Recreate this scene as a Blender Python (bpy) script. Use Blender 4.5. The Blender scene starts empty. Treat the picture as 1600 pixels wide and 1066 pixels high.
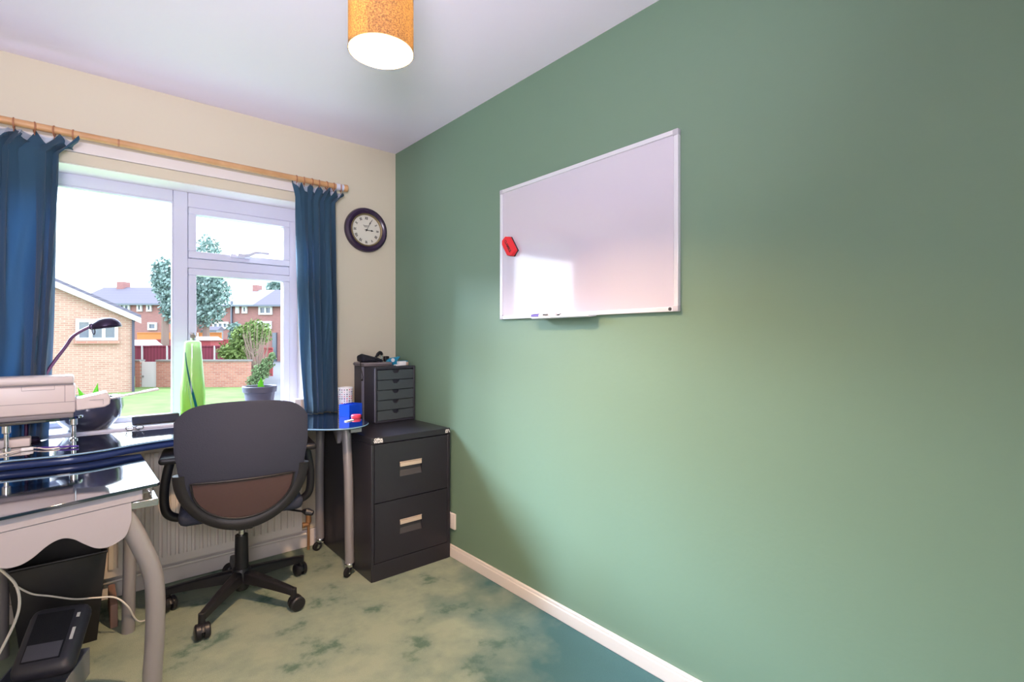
import bpy, bmesh, math, random
from mathutils import Vector, Matrix
random.seed(7)
R = math.radians
PI = math.pi
scene = bpy.context.scene
C = scene.collection

# ------------------------------------------------------------ camera, world, lights, exposure
CAM = (-1.569, -2.993, 1.2)
HEAD = R(40.67)
FW = (math.sin(HEAD), math.cos(HEAD)); RT = (math.cos(HEAD), -math.sin(HEAD))
cd = bpy.data.cameras.new('camera'); cam = bpy.data.objects.new('camera', cd); C.objects.link(cam)
cam.location = CAM; cam.rotation_euler = (PI/2, 0, -HEAD)
cd.sensor_width = 36; cd.lens = 788/1600*36; cd.shift_y = -3/1600; cd.clip_start = .02; cd.clip_end = 400
scene.camera = cam
scene.view_settings.view_transform = 'Standard'; scene.view_settings.look = 'None'
scene.view_settings.exposure = 0.13; scene.view_settings.gamma = 1
scene.view_settings.use_curve_mapping = False

w = bpy.data.worlds.new('overcast_sky'); scene.world = w; w.use_nodes = True
wn = w.node_tree.nodes; wl = w.node_tree.links
bg = wn['Background']
tc = wn.new('ShaderNodeTexCoord'); nz = wn.new('ShaderNodeTexNoise'); nz.inputs['Scale'].default_value = 1.6
cr = wn.new('ShaderNodeValToRGB')
cr.color_ramp.elements[0].color = (.74, .86, 1, 1); cr.color_ramp.elements[1].color = (.92, .96, 1, 1)
wl.new(tc.outputs['Generated'], nz.inputs['Vector']); wl.new(nz.outputs['Fac'], cr.inputs['Fac']); wl.new(cr.outputs['Color'], bg.inputs['Color'])
bg.inputs['Strength'].default_value = 5.0

def light(name, kind, loc, energy, color, **kw):
    d = bpy.data.lights.new(name, kind); d.energy = energy; d.color = color
    for k, v in kw.items():
        if k != 'portal': setattr(d, k, v)
    if kw.get('portal'): d.cycles.is_portal = True
    o = bpy.data.objects.new(name, d); o.location = loc; C.objects.link(o); return o
p = light('window_portal', 'AREA', (-1.45, .26, 1.37), 1, (1, 1, 1), shape='RECTANGLE', size=1.9, size_y=1.25, portal=True)
p.rotation_euler = (-PI/2, 0, 0)
def aim(o, tgt):
    o.rotation_euler = (Vector(tgt)-Vector(o.location)).to_track_quat('-Z', 'Y').to_euler()
E_DAYFILL, E_FILL, E_LAMP = 3000, 22, 132
dayfill_l = light('added_daylight_fill', 'AREA', (-3.4, 4.2, 3.9), E_DAYFILL, (.72, .86, 1), shape='RECTANGLE', size=3.2, size_y=2.0)  # added area light outside, strengthens the daylight through the window
aim(dayfill_l, (-.2, -1.4, 1.0))
fl = light('added_ceiling_fill', 'AREA', (-1.75, -3.1, 1.55), E_FILL, (.93, .88, 1), shape='DISK', size=.5)  # added fill behind the camera, aimed up at the ceiling
fl.data.spread = R(120); aim(fl, (-1.35, -1.5, 2.4))
fr_l = light('added_back_fill', 'AREA', (-2.05, -3.68, 1.1), E_FILL*.85, (1, .93, .97), shape='RECTANGLE', size=.7, size_y=1.8)  # added soft fill in front of the back wall, no opening there
aim(fr_l, (-1.5, 0, .7))

# ------------------------------------------------------------ helpers
def lin(c):
    return tuple(((v/255)/12.92 if v/255 <= .04045 else (((v/255)+.055)/1.055)**2.4) for v in c)
def mat(name, rgb, rough=.6, metal=0, spec=.5, noise=None, bump=None, coat=0, trans=0, emit=None, ior=None, alpha=None, sheen=0):
    """noise=(scale, rgb2, lo, hi); bump=(scale, strength)"""
    m = bpy.data.materials.new(name); m.use_nodes = True
    nt = m.node_tree; b = nt.nodes['Principled BSDF']; L = nt.links
    b.inputs['Base Color'].default_value = (*lin(rgb), 1)
    b.inputs['Roughness'].default_value = rough; b.inputs['Metallic'].default_value = metal
    b.inputs['Specular IOR Level'].default_value = spec
    b.inputs['Coat Weight'].default_value = coat; b.inputs['Coat Roughness'].default_value = .05
    if ior: b.inputs['IOR'].default_value = ior
    if sheen: b.inputs['Sheen Weight'].default_value = sheen
    if emit: b.inputs['Emission Color'].default_value = (*emit[0], 1); b.inputs['Emission Strength'].default_value = emit[1]
    if noise or bump:
        t = nt.nodes.new('ShaderNodeTexCoord')
    if noise:
        n = nt.nodes.new('ShaderNodeTexNoise'); n.inputs['Scale'].default_value = noise[0]; n.inputs['Detail'].default_value = 5
        r = nt.nodes.new('ShaderNodeValToRGB'); r.color_ramp.elements[0].position = noise[2]; r.color_ramp.elements[1].position = noise[3]
        r.color_ramp.elements[0].color = (*lin(noise[1]), 1); r.color_ramp.elements[1].color = (*lin(rgb), 1)
        L.new(t.outputs['Object'], n.inputs['Vector']); L.new(n.outputs['Fac'], r.inputs['Fac']); L.new(r.outputs['Color'], b.inputs['Base Color'])
    if bump:
        n = nt.nodes.new('ShaderNodeTexNoise'); n.inputs['Scale'].default_value = bump[0]; n.inputs['Detail'].default_value = 4
        u = nt.nodes.new('ShaderNodeBump'); u.inputs['Strength'].default_value = bump[1]; u.inputs['Distance'].default_value = .01
        L.new(t.outputs['Object'], n.inputs['Vector']); L.new(n.outputs['Fac'], u.inputs['Height']); L.new(u.outputs['Normal'], b.inputs['Normal'])
    if trans:
        o = nt.nodes['Material Output']; tr = nt.nodes.new('ShaderNodeBsdfTranslucent'); tr.inputs['Color'].default_value = (*lin(rgb), 1)
        mx = nt.nodes.new('ShaderNodeMixShader'); mx.inputs['Fac'].default_value = trans
        L.new(b.outputs[0], mx.inputs[1]); L.new(tr.outputs[0], mx.inputs[2]); L.new(mx.outputs[0], o.inputs['Surface'])
    return m
def brick_mat(name, c1, c2, mortar, scale=1.0, bw=.23, rh=.075, vec='camera'):
    m = mat(name, c1, .9); nt = m.node_tree; b = nt.nodes['Principled BSDF']; L = nt.links
    t = nt.nodes.new('ShaderNodeTexCoord'); mp = nt.nodes.new('ShaderNodeMapping')
    mp.vector_type = 'TEXTURE'; mp.inputs['Rotation'].default_value = (PI/2, 0, -HEAD if vec == 'camera' else 0)
    br = nt.nodes.new('ShaderNodeTexBrick'); br.inputs['Scale'].default_value = scale
    br.inputs['Brick Width'].default_value = bw; br.inputs['Row Height'].default_value = rh; br.inputs['Mortar Size'].default_value = .008
    br.inputs['Color1'].default_value = (*lin(c1), 1); br.inputs['Color2'].default_value = (*lin(c2), 1); br.inputs['Mortar'].default_value = (*lin(mortar), 1)
    L.new(t.outputs['Object'], mp.inputs['Vector']); L.new(mp.outputs['Vector'], br.inputs['Vector']); L.new(br.outputs['Color'], b.inputs['Base Color'])
    return m
def glass_mat(name, tint=(.97, .99, 1), refl=1.45):
    m = bpy.data.materials.new(name); m.use_nodes = True; nt = m.node_tree; nt.nodes.clear(); L = nt.links
    o = nt.nodes.new('ShaderNodeOutputMaterial'); t = nt.nodes.new('ShaderNodeBsdfTransparent'); t.inputs['Color'].default_value = (*tint, 1)
    g = nt.nodes.new('ShaderNodeBsdfGlossy'); g.inputs['Roughness'].default_value = .01
    f = nt.nodes.new('ShaderNodeFresnel'); f.inputs['IOR'].default_value = refl
    mx = nt.nodes.new('ShaderNodeMixShader'); L.new(f.outputs[0], mx.inputs[0]); L.new(t.outputs[0], mx.inputs[1]); L.new(g.outputs[0], mx.inputs[2]); L.new(mx.outputs[0], o.inputs[0])
    return m

class MB:
    """collects shapes into one mesh"""
    def __init__(s): s.b = bmesh.new()
    def face(s, pts):
        return s.b.faces.new([s.b.verts.new(p) for p in pts])
    def prism(s, poly, fn0, fn1):
        """poly 2d list; fn0/fn1 map (a,b) to the two end caps"""
        a = [s.b.verts.new(fn0(*p)) for p in poly]; b = [s.b.verts.new(fn1(*p)) for p in poly]
        n = len(poly)
        s.b.faces.new(a); s.b.faces.new(b[::-1])
        for i in range(n): s.b.faces.new((a[i], b[i], b[(i+1) % n], a[(i+1) % n]))
        return s
    def box(s, x0, x1, y0, y1, z0, z1, M=None):
        ps = [(x, y, z) for z in (z0, z1) for x, y in ((x0, y0), (x1, y0), (x1, y1), (x0, y1))]
        if M is not None: ps = [M @ Vector(p) for p in ps]
        v = [s.b.verts.new(p) for p in ps]
        for f in ((3, 2, 1, 0), (4, 5, 6, 7), (0, 1, 5, 4), (1, 2, 6, 5), (2, 3, 7, 6), (3, 0, 4, 7)): s.b.faces.new([v[i] for i in f])
        return s
    def rbox(s, x0, x1, y0, y1, z0, z1, r=.01, seg=3, M=None):
        t = bmesh.new()
        ps = [(x, y, z) for z in (z0, z1) for x, y in ((x0, y0), (x1, y0), (x1, y1), (x0, y1))]
        v = [t.verts.new(p) for p in ps]
        for f in ((3, 2, 1, 0), (4, 5, 6, 7), (0, 1, 5, 4), (1, 2, 6, 5), (2, 3, 7, 6), (3, 0, 4, 7)): t.faces.new([v[i] for i in f])
        bmesh.ops.bevel(t, geom=list(t.edges), offset=r, segments=seg, profile=.5, affect='EDGES')
        if M is not None: bmesh.ops.transform(t, matrix=M, verts=t.verts)
        s.join(t); return s
    def join(s, t):
        t.verts.index_update(); vs = [s.b.verts.new(v.co) for v in t.verts]
        for f in t.faces: s.b.faces.new([vs[v.index] for v in f.verts])
        t.free()
    def tube(s, pts, r, n=10, closed=False, flat=1.0):
        """round tube through pts; r number or list"""
        pts = [Vector(p) for p in pts]; N = len(pts); rs = r if isinstance(r, (list, tuple)) else [r]*N
        rings = []; up = None
        for i, p in enumerate(pts):
            if closed: d = pts[(i+1) % N]-pts[i-1]
            else: d = pts[min(i+1, N-1)]-pts[max(i-1, 0)]
            if d.length < 1e-9: d = Vector((0, 0, 1))
            d.normalize()
            if up is None:
                up = Vector((0, 0, 1)) if abs(d.z) < .9 else Vector((1, 0, 0))
            a = up - d*up.dot(d)
            if a.length < 1e-5: a = d.orthogonal()
            a.normalize(); up = a; b = d.cross(a)
            rings.append([s.b.verts.new(p+(a*math.cos(t*2*PI/n)*flat+b*math.sin(t*2*PI/n))*rs[i]) for t in range(n)])
        rng = range(N) if closed else range(N-1)
        for i in rng:
            A, B = rings[i], rings[(i+1) % N]
            for k in range(n): s.b.faces.new((A[k], A[(k+1) % n], B[(k+1) % n], B[k]))
        if not closed: s.b.faces.new(rings[0][::-1]); s.b.faces.new(rings[-1])
        return s
    def lathe(s, prof, loc=(0, 0, 0), axis='Z', n=32, M=None):
        """prof list of (radius, height)"""
        lx = Vector(loc); rings = []
        def P(r, h, t):
            c, sn = r*math.cos(t), r*math.sin(t)
            v = Vector((c, sn, h)) if axis == 'Z' else (Vector((c, h, sn)) if axis == 'Y' else Vector((h, c, sn)))
            if M is not None: v = M @ v
            return v+lx
        for r, h in prof:
            if r < 1e-6: rings.append([s.b.verts.new(P(0, h, 0))])
            else: rings.append([s.b.verts.new(P(r, h, 2*PI*k/n)) for k in range(n)])
        for A, B in zip(rings, rings[1:]):
            for k in range(n):
                q = [A[k % len(A)], A[(k+1) % len(A)], B[(k+1) % len(B)], B[k % len(B)]]
                u = []
                for v in q:
                    if v not in u: u.append(v)
                if len(u) > 2:
                    try: s.b.faces.new(u)
                    except ValueError: pass
        return s
    def grid(s, fn, nu, nv):
        vs = [[s.b.verts.new(fn(i/nu, j/nv)) for i in range(nu+1)] for j in range(nv+1)]
        for j in range(nv):
            for i in range(nu): s.b.faces.new((vs[j][i], vs[j][i+1], vs[j+1][i+1], vs[j+1][i]))
        return s
    def build(s, name, m=None, parent=None, bevel=0, solid=0, smooth=35, sub=0, kind=None, label=None, local=False):
        bmesh.ops.recalc_face_normals(s.b, faces=s.b.faces)
        for f in s.b.faces: f.smooth = True
        for e in s.b.edges:
            if len(e.link_faces) == 2:
                e.smooth = e.calc_face_angle(0) < R(smooth)
        me = bpy.data.meshes.new(name); s.b.to_mesh(me); s.b.free()
        o = bpy.data.objects.new(name, me); C.objects.link(o)
        for mm in (m if isinstance(m, list) else [m]):
            if mm: me.materials.append(mm)
        if solid:
            md = o.modifiers.new('solid', 'SOLIDIFY'); md.thickness = solid; md.offset = 0
        if bevel:
            md = o.modifiers.new('bevel', 'BEVEL'); md.width = bevel; md.segments = 2; md.limit_method = 'ANGLE'; md.angle_limit = R(40)
            md.harden_normals = False
        if sub:
            md = o.modifiers.new('sub', 'SUBSURF'); md.levels = sub; md.render_levels = sub
        if parent is not None:
            o.parent = parent
            if not local: o.matrix_parent_inverse = pinv(parent)
        if kind: o['kind'] = kind
        if label: o['label'] = label
        return o
def world_of(o):
    m = Matrix.LocRotScale(o.location, o.rotation_euler, o.scale)
    return (world_of(o.parent) @ o.matrix_parent_inverse @ m) if o.parent else m
def pinv(o): return world_of(o).inverted()
def thing(name, label, cat, loc, rotz=0, group=None):
    o = bpy.data.objects.new(name, None); C.objects.link(o); o.location = loc; o.rotation_euler = (0, 0, rotz)
    o.empty_display_size = .05; tag(o, label, cat, group); return o
def tag(o, label, cat, group=None):
    o['label'] = label; o['category'] = cat
    if group: o['group'] = group
    return o
def text(name, s, size, m, M, parent, depth=.0006, scale=(1, 1), bold=0):
    cu = bpy.data.curves.new(name, 'FONT'); cu.body = s; cu.size = size; cu.extrude = depth; cu.align_x = 'CENTER'; cu.align_y = 'CENTER'; cu.offset = bold
    cu.resolution_u = 3
    t = bpy.data.objects.new(name, cu); C.objects.link(t)
    dg = bpy.context.evaluated_depsgraph_get(); me = bpy.data.meshes.new_from_object(t.evaluated_get(dg))
    bpy.data.objects.remove(t); me.transform(Matrix.Diagonal((scale[0], scale[1], 1, 1))); me.transform(M)
    me.materials.clear(); me.materials.append(m)
    return me
def text_obj(name, items, m, parent):
    """items: (string, size, matrix, scale); all into one mesh"""
    b = bmesh.new()
    for it in items:
        s_, sz, M = it[:3]; sc = it[3] if len(it) > 3 else (1, 1); bo = it[4] if len(it) > 4 else 0
        me = text('t', s_, sz, m, M, None, scale=sc, bold=bo); b.from_mesh(me); bpy.data.meshes.remove(me)
    me = bpy.data.meshes.new(name); b.to_mesh(me); b.free(); me.materials.append(m)
    o = bpy.data.objects.new(name, me); C.objects.link(o); o.parent = parent; o.matrix_parent_inverse = pinv(parent)
    return o
def copy_tree(o, parent=None):
    c = o.copy(); C.objects.link(c)
    if parent is not None: c.parent = parent
    for ch in list(o.children): copy_tree(ch, c)
    return c
def spline(pts, n=8):
    """Catmull-Rom through pts"""
    P = [Vector(p) for p in pts]; P = [P[0]*2-P[1]]+P+[P[-1]*2-P[-2]]; out = []
    for i in range(1, len(P)-2):
        for k in range(n):
            t = k/n; a, b, c, d = P[i-1], P[i], P[i+1], P[i+2]
            out.append(.5*((2*b)+(c-a)*t+(2*a-5*b+4*c-d)*t*t+(3*b-a-3*c+d)*t**3))
    out.append(P[-2]); return out

# ------------------------------------------------------------ materials
M = {}
def wall_paint(name, rgb, scale=6):
    return mat(name, rgb, .62, spec=.35, bump=(60, .06))
M['green'] = mat('green_wall_paint', (114, 141, 123), .55, spec=.4, bump=(45, .05))
M['beige'] = mat('beige_wall_paint', (216, 206, 186), .7, spec=.3, bump=(45, .05))
M['ceiling'] = mat('white_ceiling_paint', (244, 236, 255), .8, spec=.2, bump=(40, .05))
M['white_trim'] = mat('white_gloss_trim', (232, 224, 222), .35, bump=(20, .03))
M['upvc'] = mat('white_plastic_frame', (214, 214, 232), .3)
M['glass'] = glass_mat('window_glass', refl=1.02)
def carpet():
    m = mat('sage_green_carpet', (150, 165, 145), .95, spec=.05); nt = m.node_tree; b = nt.nodes['Principled BSDF']; L = nt.links
    t = nt.nodes.new('ShaderNodeTexCoord')
    n1 = nt.nodes.new('ShaderNodeTexNoise'); n1.inputs['Scale'].default_value = 5.2; n1.inputs['Detail'].default_value = 6; n1.inputs['Roughness'].default_value = .62; n1.inputs['Distortion'].default_value = 0
    r1 = nt.nodes.new('ShaderNodeValToRGB'); e = r1.color_ramp.elements
    e[0].position = .34; e[0].color = (*lin((104, 130, 118)), 1); e[1].position = .43; e[1].color = (*lin((152, 168, 154)), 1)
    x = e.new(.60); x.color = (*lin((170, 182, 164)), 1)
    n2 = nt.nodes.new('ShaderNodeTexNoise'); n2.inputs['Scale'].default_value = 420; n2.inputs['Detail'].default_value = 2
    r2 = nt.nodes.new('ShaderNodeValToRGB'); r2.color_ramp.elements[0].color = (.72, .72, .72, 1); r2.color_ramp.elements[0].position = .3; r2.color_ramp.elements[1].position = .7
    mx = nt.nodes.new('ShaderNodeMix'); mx.data_type = 'RGBA'; mx.blend_type = 'MULTIPLY'; mx.inputs['Factor'].default_value = 1
    bp = nt.nodes.new('ShaderNodeBump'); bp.inputs['Strength'].default_value = .6; bp.inputs['Distance'].default_value = .006
    for n in (n1, n2): L.new(t.outputs['Object'], n.inputs['Vector'])
    L.new(n1.outputs['Fac'], r1.inputs['Fac']); L.new(n2.outputs['Fac'], r2.inputs['Fac'])
    # cooler light along the right-hand wall, painted into the pile as deeper teal
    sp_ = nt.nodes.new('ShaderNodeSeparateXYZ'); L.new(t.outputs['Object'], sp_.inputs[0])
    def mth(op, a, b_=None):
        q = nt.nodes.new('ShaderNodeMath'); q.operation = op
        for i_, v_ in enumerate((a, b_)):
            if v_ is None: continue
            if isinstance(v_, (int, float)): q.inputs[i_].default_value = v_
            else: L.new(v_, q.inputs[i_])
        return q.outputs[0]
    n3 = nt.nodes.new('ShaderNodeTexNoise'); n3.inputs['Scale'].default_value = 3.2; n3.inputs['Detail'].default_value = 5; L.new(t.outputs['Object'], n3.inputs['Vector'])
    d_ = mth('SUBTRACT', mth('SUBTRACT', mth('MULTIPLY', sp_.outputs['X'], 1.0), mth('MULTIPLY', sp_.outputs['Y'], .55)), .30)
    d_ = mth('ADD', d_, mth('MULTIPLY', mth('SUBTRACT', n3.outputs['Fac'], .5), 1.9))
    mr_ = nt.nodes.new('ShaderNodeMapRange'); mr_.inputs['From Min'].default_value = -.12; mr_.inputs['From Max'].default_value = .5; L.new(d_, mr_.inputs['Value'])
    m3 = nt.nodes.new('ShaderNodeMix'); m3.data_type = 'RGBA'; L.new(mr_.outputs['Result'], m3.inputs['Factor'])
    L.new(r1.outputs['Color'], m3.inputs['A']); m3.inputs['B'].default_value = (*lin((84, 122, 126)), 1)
    L.new(m3.outputs['Result'], mx.inputs['A']); L.new(r2.outputs['Color'], mx.inputs['B']); L.new(mx.outputs['Result'], b.inputs['Base Color'])
    L.new(n2.outputs['Fac'], bp.inputs['Height']); L.new(bp.outputs['Normal'], b.inputs['Normal'])
    return m
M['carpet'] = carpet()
M['curtain'] = mat('teal_velvet_curtain', (72, 106, 134), .8, spec=.2, sheen=.3, trans=.5, bump=(90, .15))
M['lining'] = mat('white_curtain_lining', (220, 225, 240), .8, trans=.4)
M['wood'] = mat('light_wood', (216, 168, 122), .45, noise=(9, (196, 146, 100), .35, .7))
M['wood_brown'] = mat('brown_wood_ring', (170, 112, 80), .45)
M['metal'] = mat('silver_painted_metal', (158, 154, 160), .33, metal=.35)
M['panel'] = mat('silver_grey_desk_panel', (158, 156, 168), .55)
M['chrome'] = mat('chrome', (225, 225, 230), .15, metal=1)
M['deskglass'] = mat('black_glass', (10, 18, 40), .03, spec=1.0, coat=1, ior=1.7)
M['edge'] = mat('dark_blue_glass_edge', (48, 66, 120), .18, spec=.6)
M['black'] = mat('black_plastic', (28, 27, 33), .42, bump=(300, .04))
M['black_steel'] = mat('black_painted_steel', (42, 40, 50), .33, bump=(200, .03))
M['steel_in'] = mat('dark_steel_recess', (70, 66, 72), .4)
M['rubber'] = mat('dark_rubber', (20, 20, 24), .7)
M['fabric'] = mat('charcoal_fabric', (42, 46, 64), .75, bump=(250, .15))
M['printer'] = mat('white_printer_plastic', (216, 204, 204), .35)
M['printer_seam'] = mat('grey_plastic_seam', (130, 124, 130), .5)
M['radiator'] = mat('cream_radiator_enamel', (226, 218, 212), .35)
M['board'] = mat('whiteboard_enamel', (204, 198, 214), .09, spec=.9, coat=.6)
M['alu'] = mat('white_aluminium_frame', (222, 222, 232), .3, metal=.15)
M['red'] = mat('red_foam', (232, 44, 54), .7)
M['ink'] = mat('black_print', (25, 22, 24), .6)
M['whiteprint'] = mat('white_print', (235, 235, 238), .5)
M['purple'] = mat('purple_plastic', (88, 60, 160), .35)
M['purple_frame'] = mat('dark_plum_lacquer', (52, 30, 62), .25, spec=.6)
M['gold'] = mat('aged_gold', (160, 142, 108), .35, metal=.7)
M['dial'] = mat('cream_dial', (226, 220, 208), .5)
M['blue'] = mat('blue_plastic', (10, 70, 215), .3)
M['cyan'] = mat('cyan_plastic', (40, 150, 190), .3)
M['pink'] = mat('pink_plastic', (235, 70, 95), .4)
M['paper'] = mat('white_paper', (238, 238, 242), .7)
M['beige_plastic'] = mat('beige_plastic', (205, 180, 160), .5)
M['soil'] = mat('dark_soil', (50, 36, 30), .95)
M['leaf'] = mat('bright_green_leaf', (110, 190, 40), .45, trans=.3)
M['pot_grey'] = mat('grey_plastic_pot', (92, 92, 112), .5)
M['pot_dark'] = mat('dark_green_glazed_bowl', (62, 66, 78), .2, noise=(3, (64, 56, 80), .3, .6), coat=.3)
M['cable'] = mat('white_cable', (232, 226, 222), .45)
M['clearbox'] = mat('smoky_clear_plastic', (120, 126, 142), .2)
M['mesh_brown'] = None
def ribbed(name, a, b_, scale, axis='Z', rough=.6):
    m = mat(name, a, rough); nt = m.node_tree; b = nt.nodes['Principled BSDF']; L = nt.links
    t = nt.nodes.new('ShaderNodeTexCoord'); wv = nt.nodes.new('ShaderNodeTexWave'); wv.bands_direction = axis; wv.inputs['Scale'].default_value = scale
    r = nt.nodes.new('ShaderNodeValToRGB'); r.color_ramp.elements[0].color = (*lin(b_), 1); r.color_ramp.elements[1].color = (*lin(a), 1)
    L.new(t.outputs['Object'], wv.inputs['Vector']); L.new(wv.outputs['Fac'], r.inputs['Fac']); L.new(r.outputs['Color'], b.inputs['Base Color']); return m
M['mesh_brown'] = ribbed('brown_chair_mesh', (96, 72, 70), (48, 36, 42), 60)
def shade_mat():
    m = bpy.data.materials.new('perforated_gold_shade'); m.use_nodes = True; nt = m.node_tree; nt.nodes.clear(); L = nt.links
    o = nt.nodes.new('ShaderNodeOutputMaterial'); d = nt.nodes.new('ShaderNodeBsdfPrincipled'); d.inputs['Roughness'].default_value = .6
    d.inputs['Base Color'].default_value = (*lin((92, 66, 58)), 1)
    tr = nt.nodes.new('ShaderNodeBsdfTranslucent'); tp = nt.nodes.new('ShaderNodeBsdfTransparent'); tp.inputs['Color'].default_value = (1, .75, .45, 1)
    t = nt.nodes.new('ShaderNodeTexCoord'); n = nt.nodes.new('ShaderNodeTexNoise'); n.inputs['Scale'].default_value = 260; n.inputs['Detail'].default_value = 3
    r = nt.nodes.new('ShaderNodeValToRGB'); r.color_ramp.elements[0].position = .35; r.color_ramp.elements[1].position = .7
    r.color_ramp.elements[0].color = (.012, .006, .001, 1); r.color_ramp.elements[1].color = (.19, .13, .045, 1)
    L.new(t.outputs['Object'], n.inputs['Vector']); L.new(n.outputs['Fac'], r.inputs['Fac']); L.new(r.outputs['Color'], tr.inputs['Color'])
    m1 = nt.nodes.new('ShaderNodeMixShader'); m1.inputs[0].default_value = .5
    L.new(d.outputs[0], m1.inputs[1]); L.new(tr.outputs[0], m1.inputs[2]); L.new(m1.outputs[0], o.inputs[0]); return m
M['shade'] = shade_mat()
M['lampwhite'] = mat('white_lamp_lining', (250, 244, 230), .6, trans=.3)
M['bulb'] = mat('lit_bulb', (255, 240, 210), .4, emit=((1, .82, .55), 60))

# ------------------------------------------------------------ room shell
ZC = 2.408
XL, YB = -2.42, -3.75
def struct(o): o['kind'] = 'structure'; return o
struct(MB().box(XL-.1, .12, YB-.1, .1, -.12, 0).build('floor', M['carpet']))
struct(MB().box(XL-.1, .12, YB-.1, .3, ZC, ZC+.12).build('ceiling', M['ceiling']))
struct(MB().box(0, .12, YB-.1, .0, 0, ZC).build('wall_right', M['green']))
struct(MB().box(XL-.12, XL, YB-.1, .0, 0, ZC).build('wall_left', M['beige']))
struct(MB().box(XL, 0, YB-.12, YB, 0, ZC).build('wall_back', M['beige']))
WX0, WX1, WZ0, WZ1, WY = -2.27, -.562, .76, 1.985, .17      # window opening; WY = room face of the frame
wf = MB().box(XL-.1, WX0, 0, .3, 0, ZC).box(WX1, .12, 0, .3, 0, ZC).box(WX0, WX1, 0, .3, 0, WZ0).box(WX0, WX1, 0, .3, WZ1, ZC)
struct(wf.build('wall_window', M['beige']))
struct(MB().box(-.015, -.0001, YB, -.001, 0, .052).box(-.011, -.0001, YB, -.001, .052, .065).build('baseboard_right', M['white_trim'], bevel=.003))
struct(MB().box(XL, -.016, -.015, -.0001, 0, .1).build('baseboard_window', M['white_trim'], bevel=.003))
# lintel boards above the opening
struct(MB().box(WX0-.03, WX1+.03, -.006, -.0001, 1.987, 2.036).build('trim_1', M['beige'], bevel=.001))
struct(MB().box(WX0-.03, WX1+.03, -.016, -.0001, 2.037, 2.085).build('trim_2', M['white_trim'], bevel=.002))
struct(MB().box(WX0+.001, WX1-.001, .0, WY-.001, WZ1-.004, WZ1-.0002).build('trim_4', M['white_trim']))
struct(MB().box(WX1-.004, WX1-.0002, .0, WY-.001, WZ0+.03, WZ1-.005).build('trim_5', M['white_trim']))
# window: outer frame, mullion, transom, casements
wt = bpy.data.objects.new('window_1', None); C.objects.link(wt); wt.location = (-1.3, WY, WZ0); wt['kind'] = 'structure'
MX0, MX1 = -1.185, -1.128            # mullion
F0 = MB()
F0.box(WX0+.001, MX0-.009, WY, .24, WZ1-.062, WZ1-.001).box(MX1+.0005, WX1-.001, WY, .24, WZ1-.08, WZ1-.001)
F0.box(WX0+.001, WX0+.06, WY, .24, WZ0+.001, WZ1-.062).box(MX0-.008, MX1, WY-.001, .24, WZ0+.001, WZ1-.001)
F0.box(WX1-.05, WX1-.001, WY, .24, WZ0+.001, WZ1-.08).box(WX0+.06, MX0-.008, WY, .24, WZ0+.001, .805).box(MX1, WX1-.05, WY, .24, WZ0+.001, .775)
F0.box(MX1, WX1-.05, WY, .24, 1.58, 1.632)
F0.build('window_frame', M['upvc'], wt, bevel=.004)
def casement(x0, x1, z0, z1, wd, name):
    b = MB(); y0, y1 = WY-.012, WY+.045
    b.box(x0, x1, y0, y1, z0, z0+wd).box(x0, x1, y0, y1, z1-wd, z1).box(x0, x0+wd, y0, y1, z0+wd, z1-wd).box(x1-wd, x1, y0, y1, z0+wd, z1-wd)
    c = b.build('casement', M['upvc'], wt, bevel=.004)
    MB().box(x0+wd-.002, x1-wd+.002, WY+.028, WY+.032, z0+wd-.002, z1-wd+.002).build('pane', M['glass'], c)
    return c
top = casement(MX1+.002, -.612, 1.634, 1.903, .036, 'top')
low = casement(MX1+.002, -.612, .777, 1.578, .036, 'low')
MB().box(WX0+.055, MX0-.004, WY+.03, WY+.034, .80, WZ1-.058).build('pane', M['glass'], wt)
# thin beading round the large fixed pane
MB().box(WX0+.06, MX0-.008, WY-.004, WY+.02, .805, .813).box(MX0-.016, MX0-.008, WY-.004, WY+.02, .813, WZ1-.07).box(WX0+.06, MX0-.008, WY-.004, WY+.02, WZ1-.07, WZ1-.062).build('beading', M['upvc'], wt, bevel=.002)
hb = MB().rbox(-.93, -.83, WY-.03, WY-.011, 1.652, 1.674, .006).rbox(-.9, -.86, WY-.055, WY-.025, 1.652, 1.676, .008)
hb.tube([(-.88, WY-.045, 1.665), (-.84, WY-.052, 1.672), (-.81, WY-.055, 1.688), (-.74, WY-.055, 1.69)], [.009, .009, .008, .007])
hb.build('window_handle', M['upvc'], top, smooth=50)
lk = MB().lathe([(0, -.012), (.012, -.012), (.014, 0), (.014, .01)], (-1.11, WY-.02, 1.215), 'Y', 16).rbox(-1.122, -1.098, WY-.018, WY-.011, 1.18, 1.235, .003)
lk.build('window_lock', M['chrome'], low)
struct(MB().box(WX0+.001, WX1-.001, -.035, WY+.0, .7605, .785).build('window_sill', M['upvc'], bevel=.004))
bpy.data.objects['window_sill'].name = 'trim_3'

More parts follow.
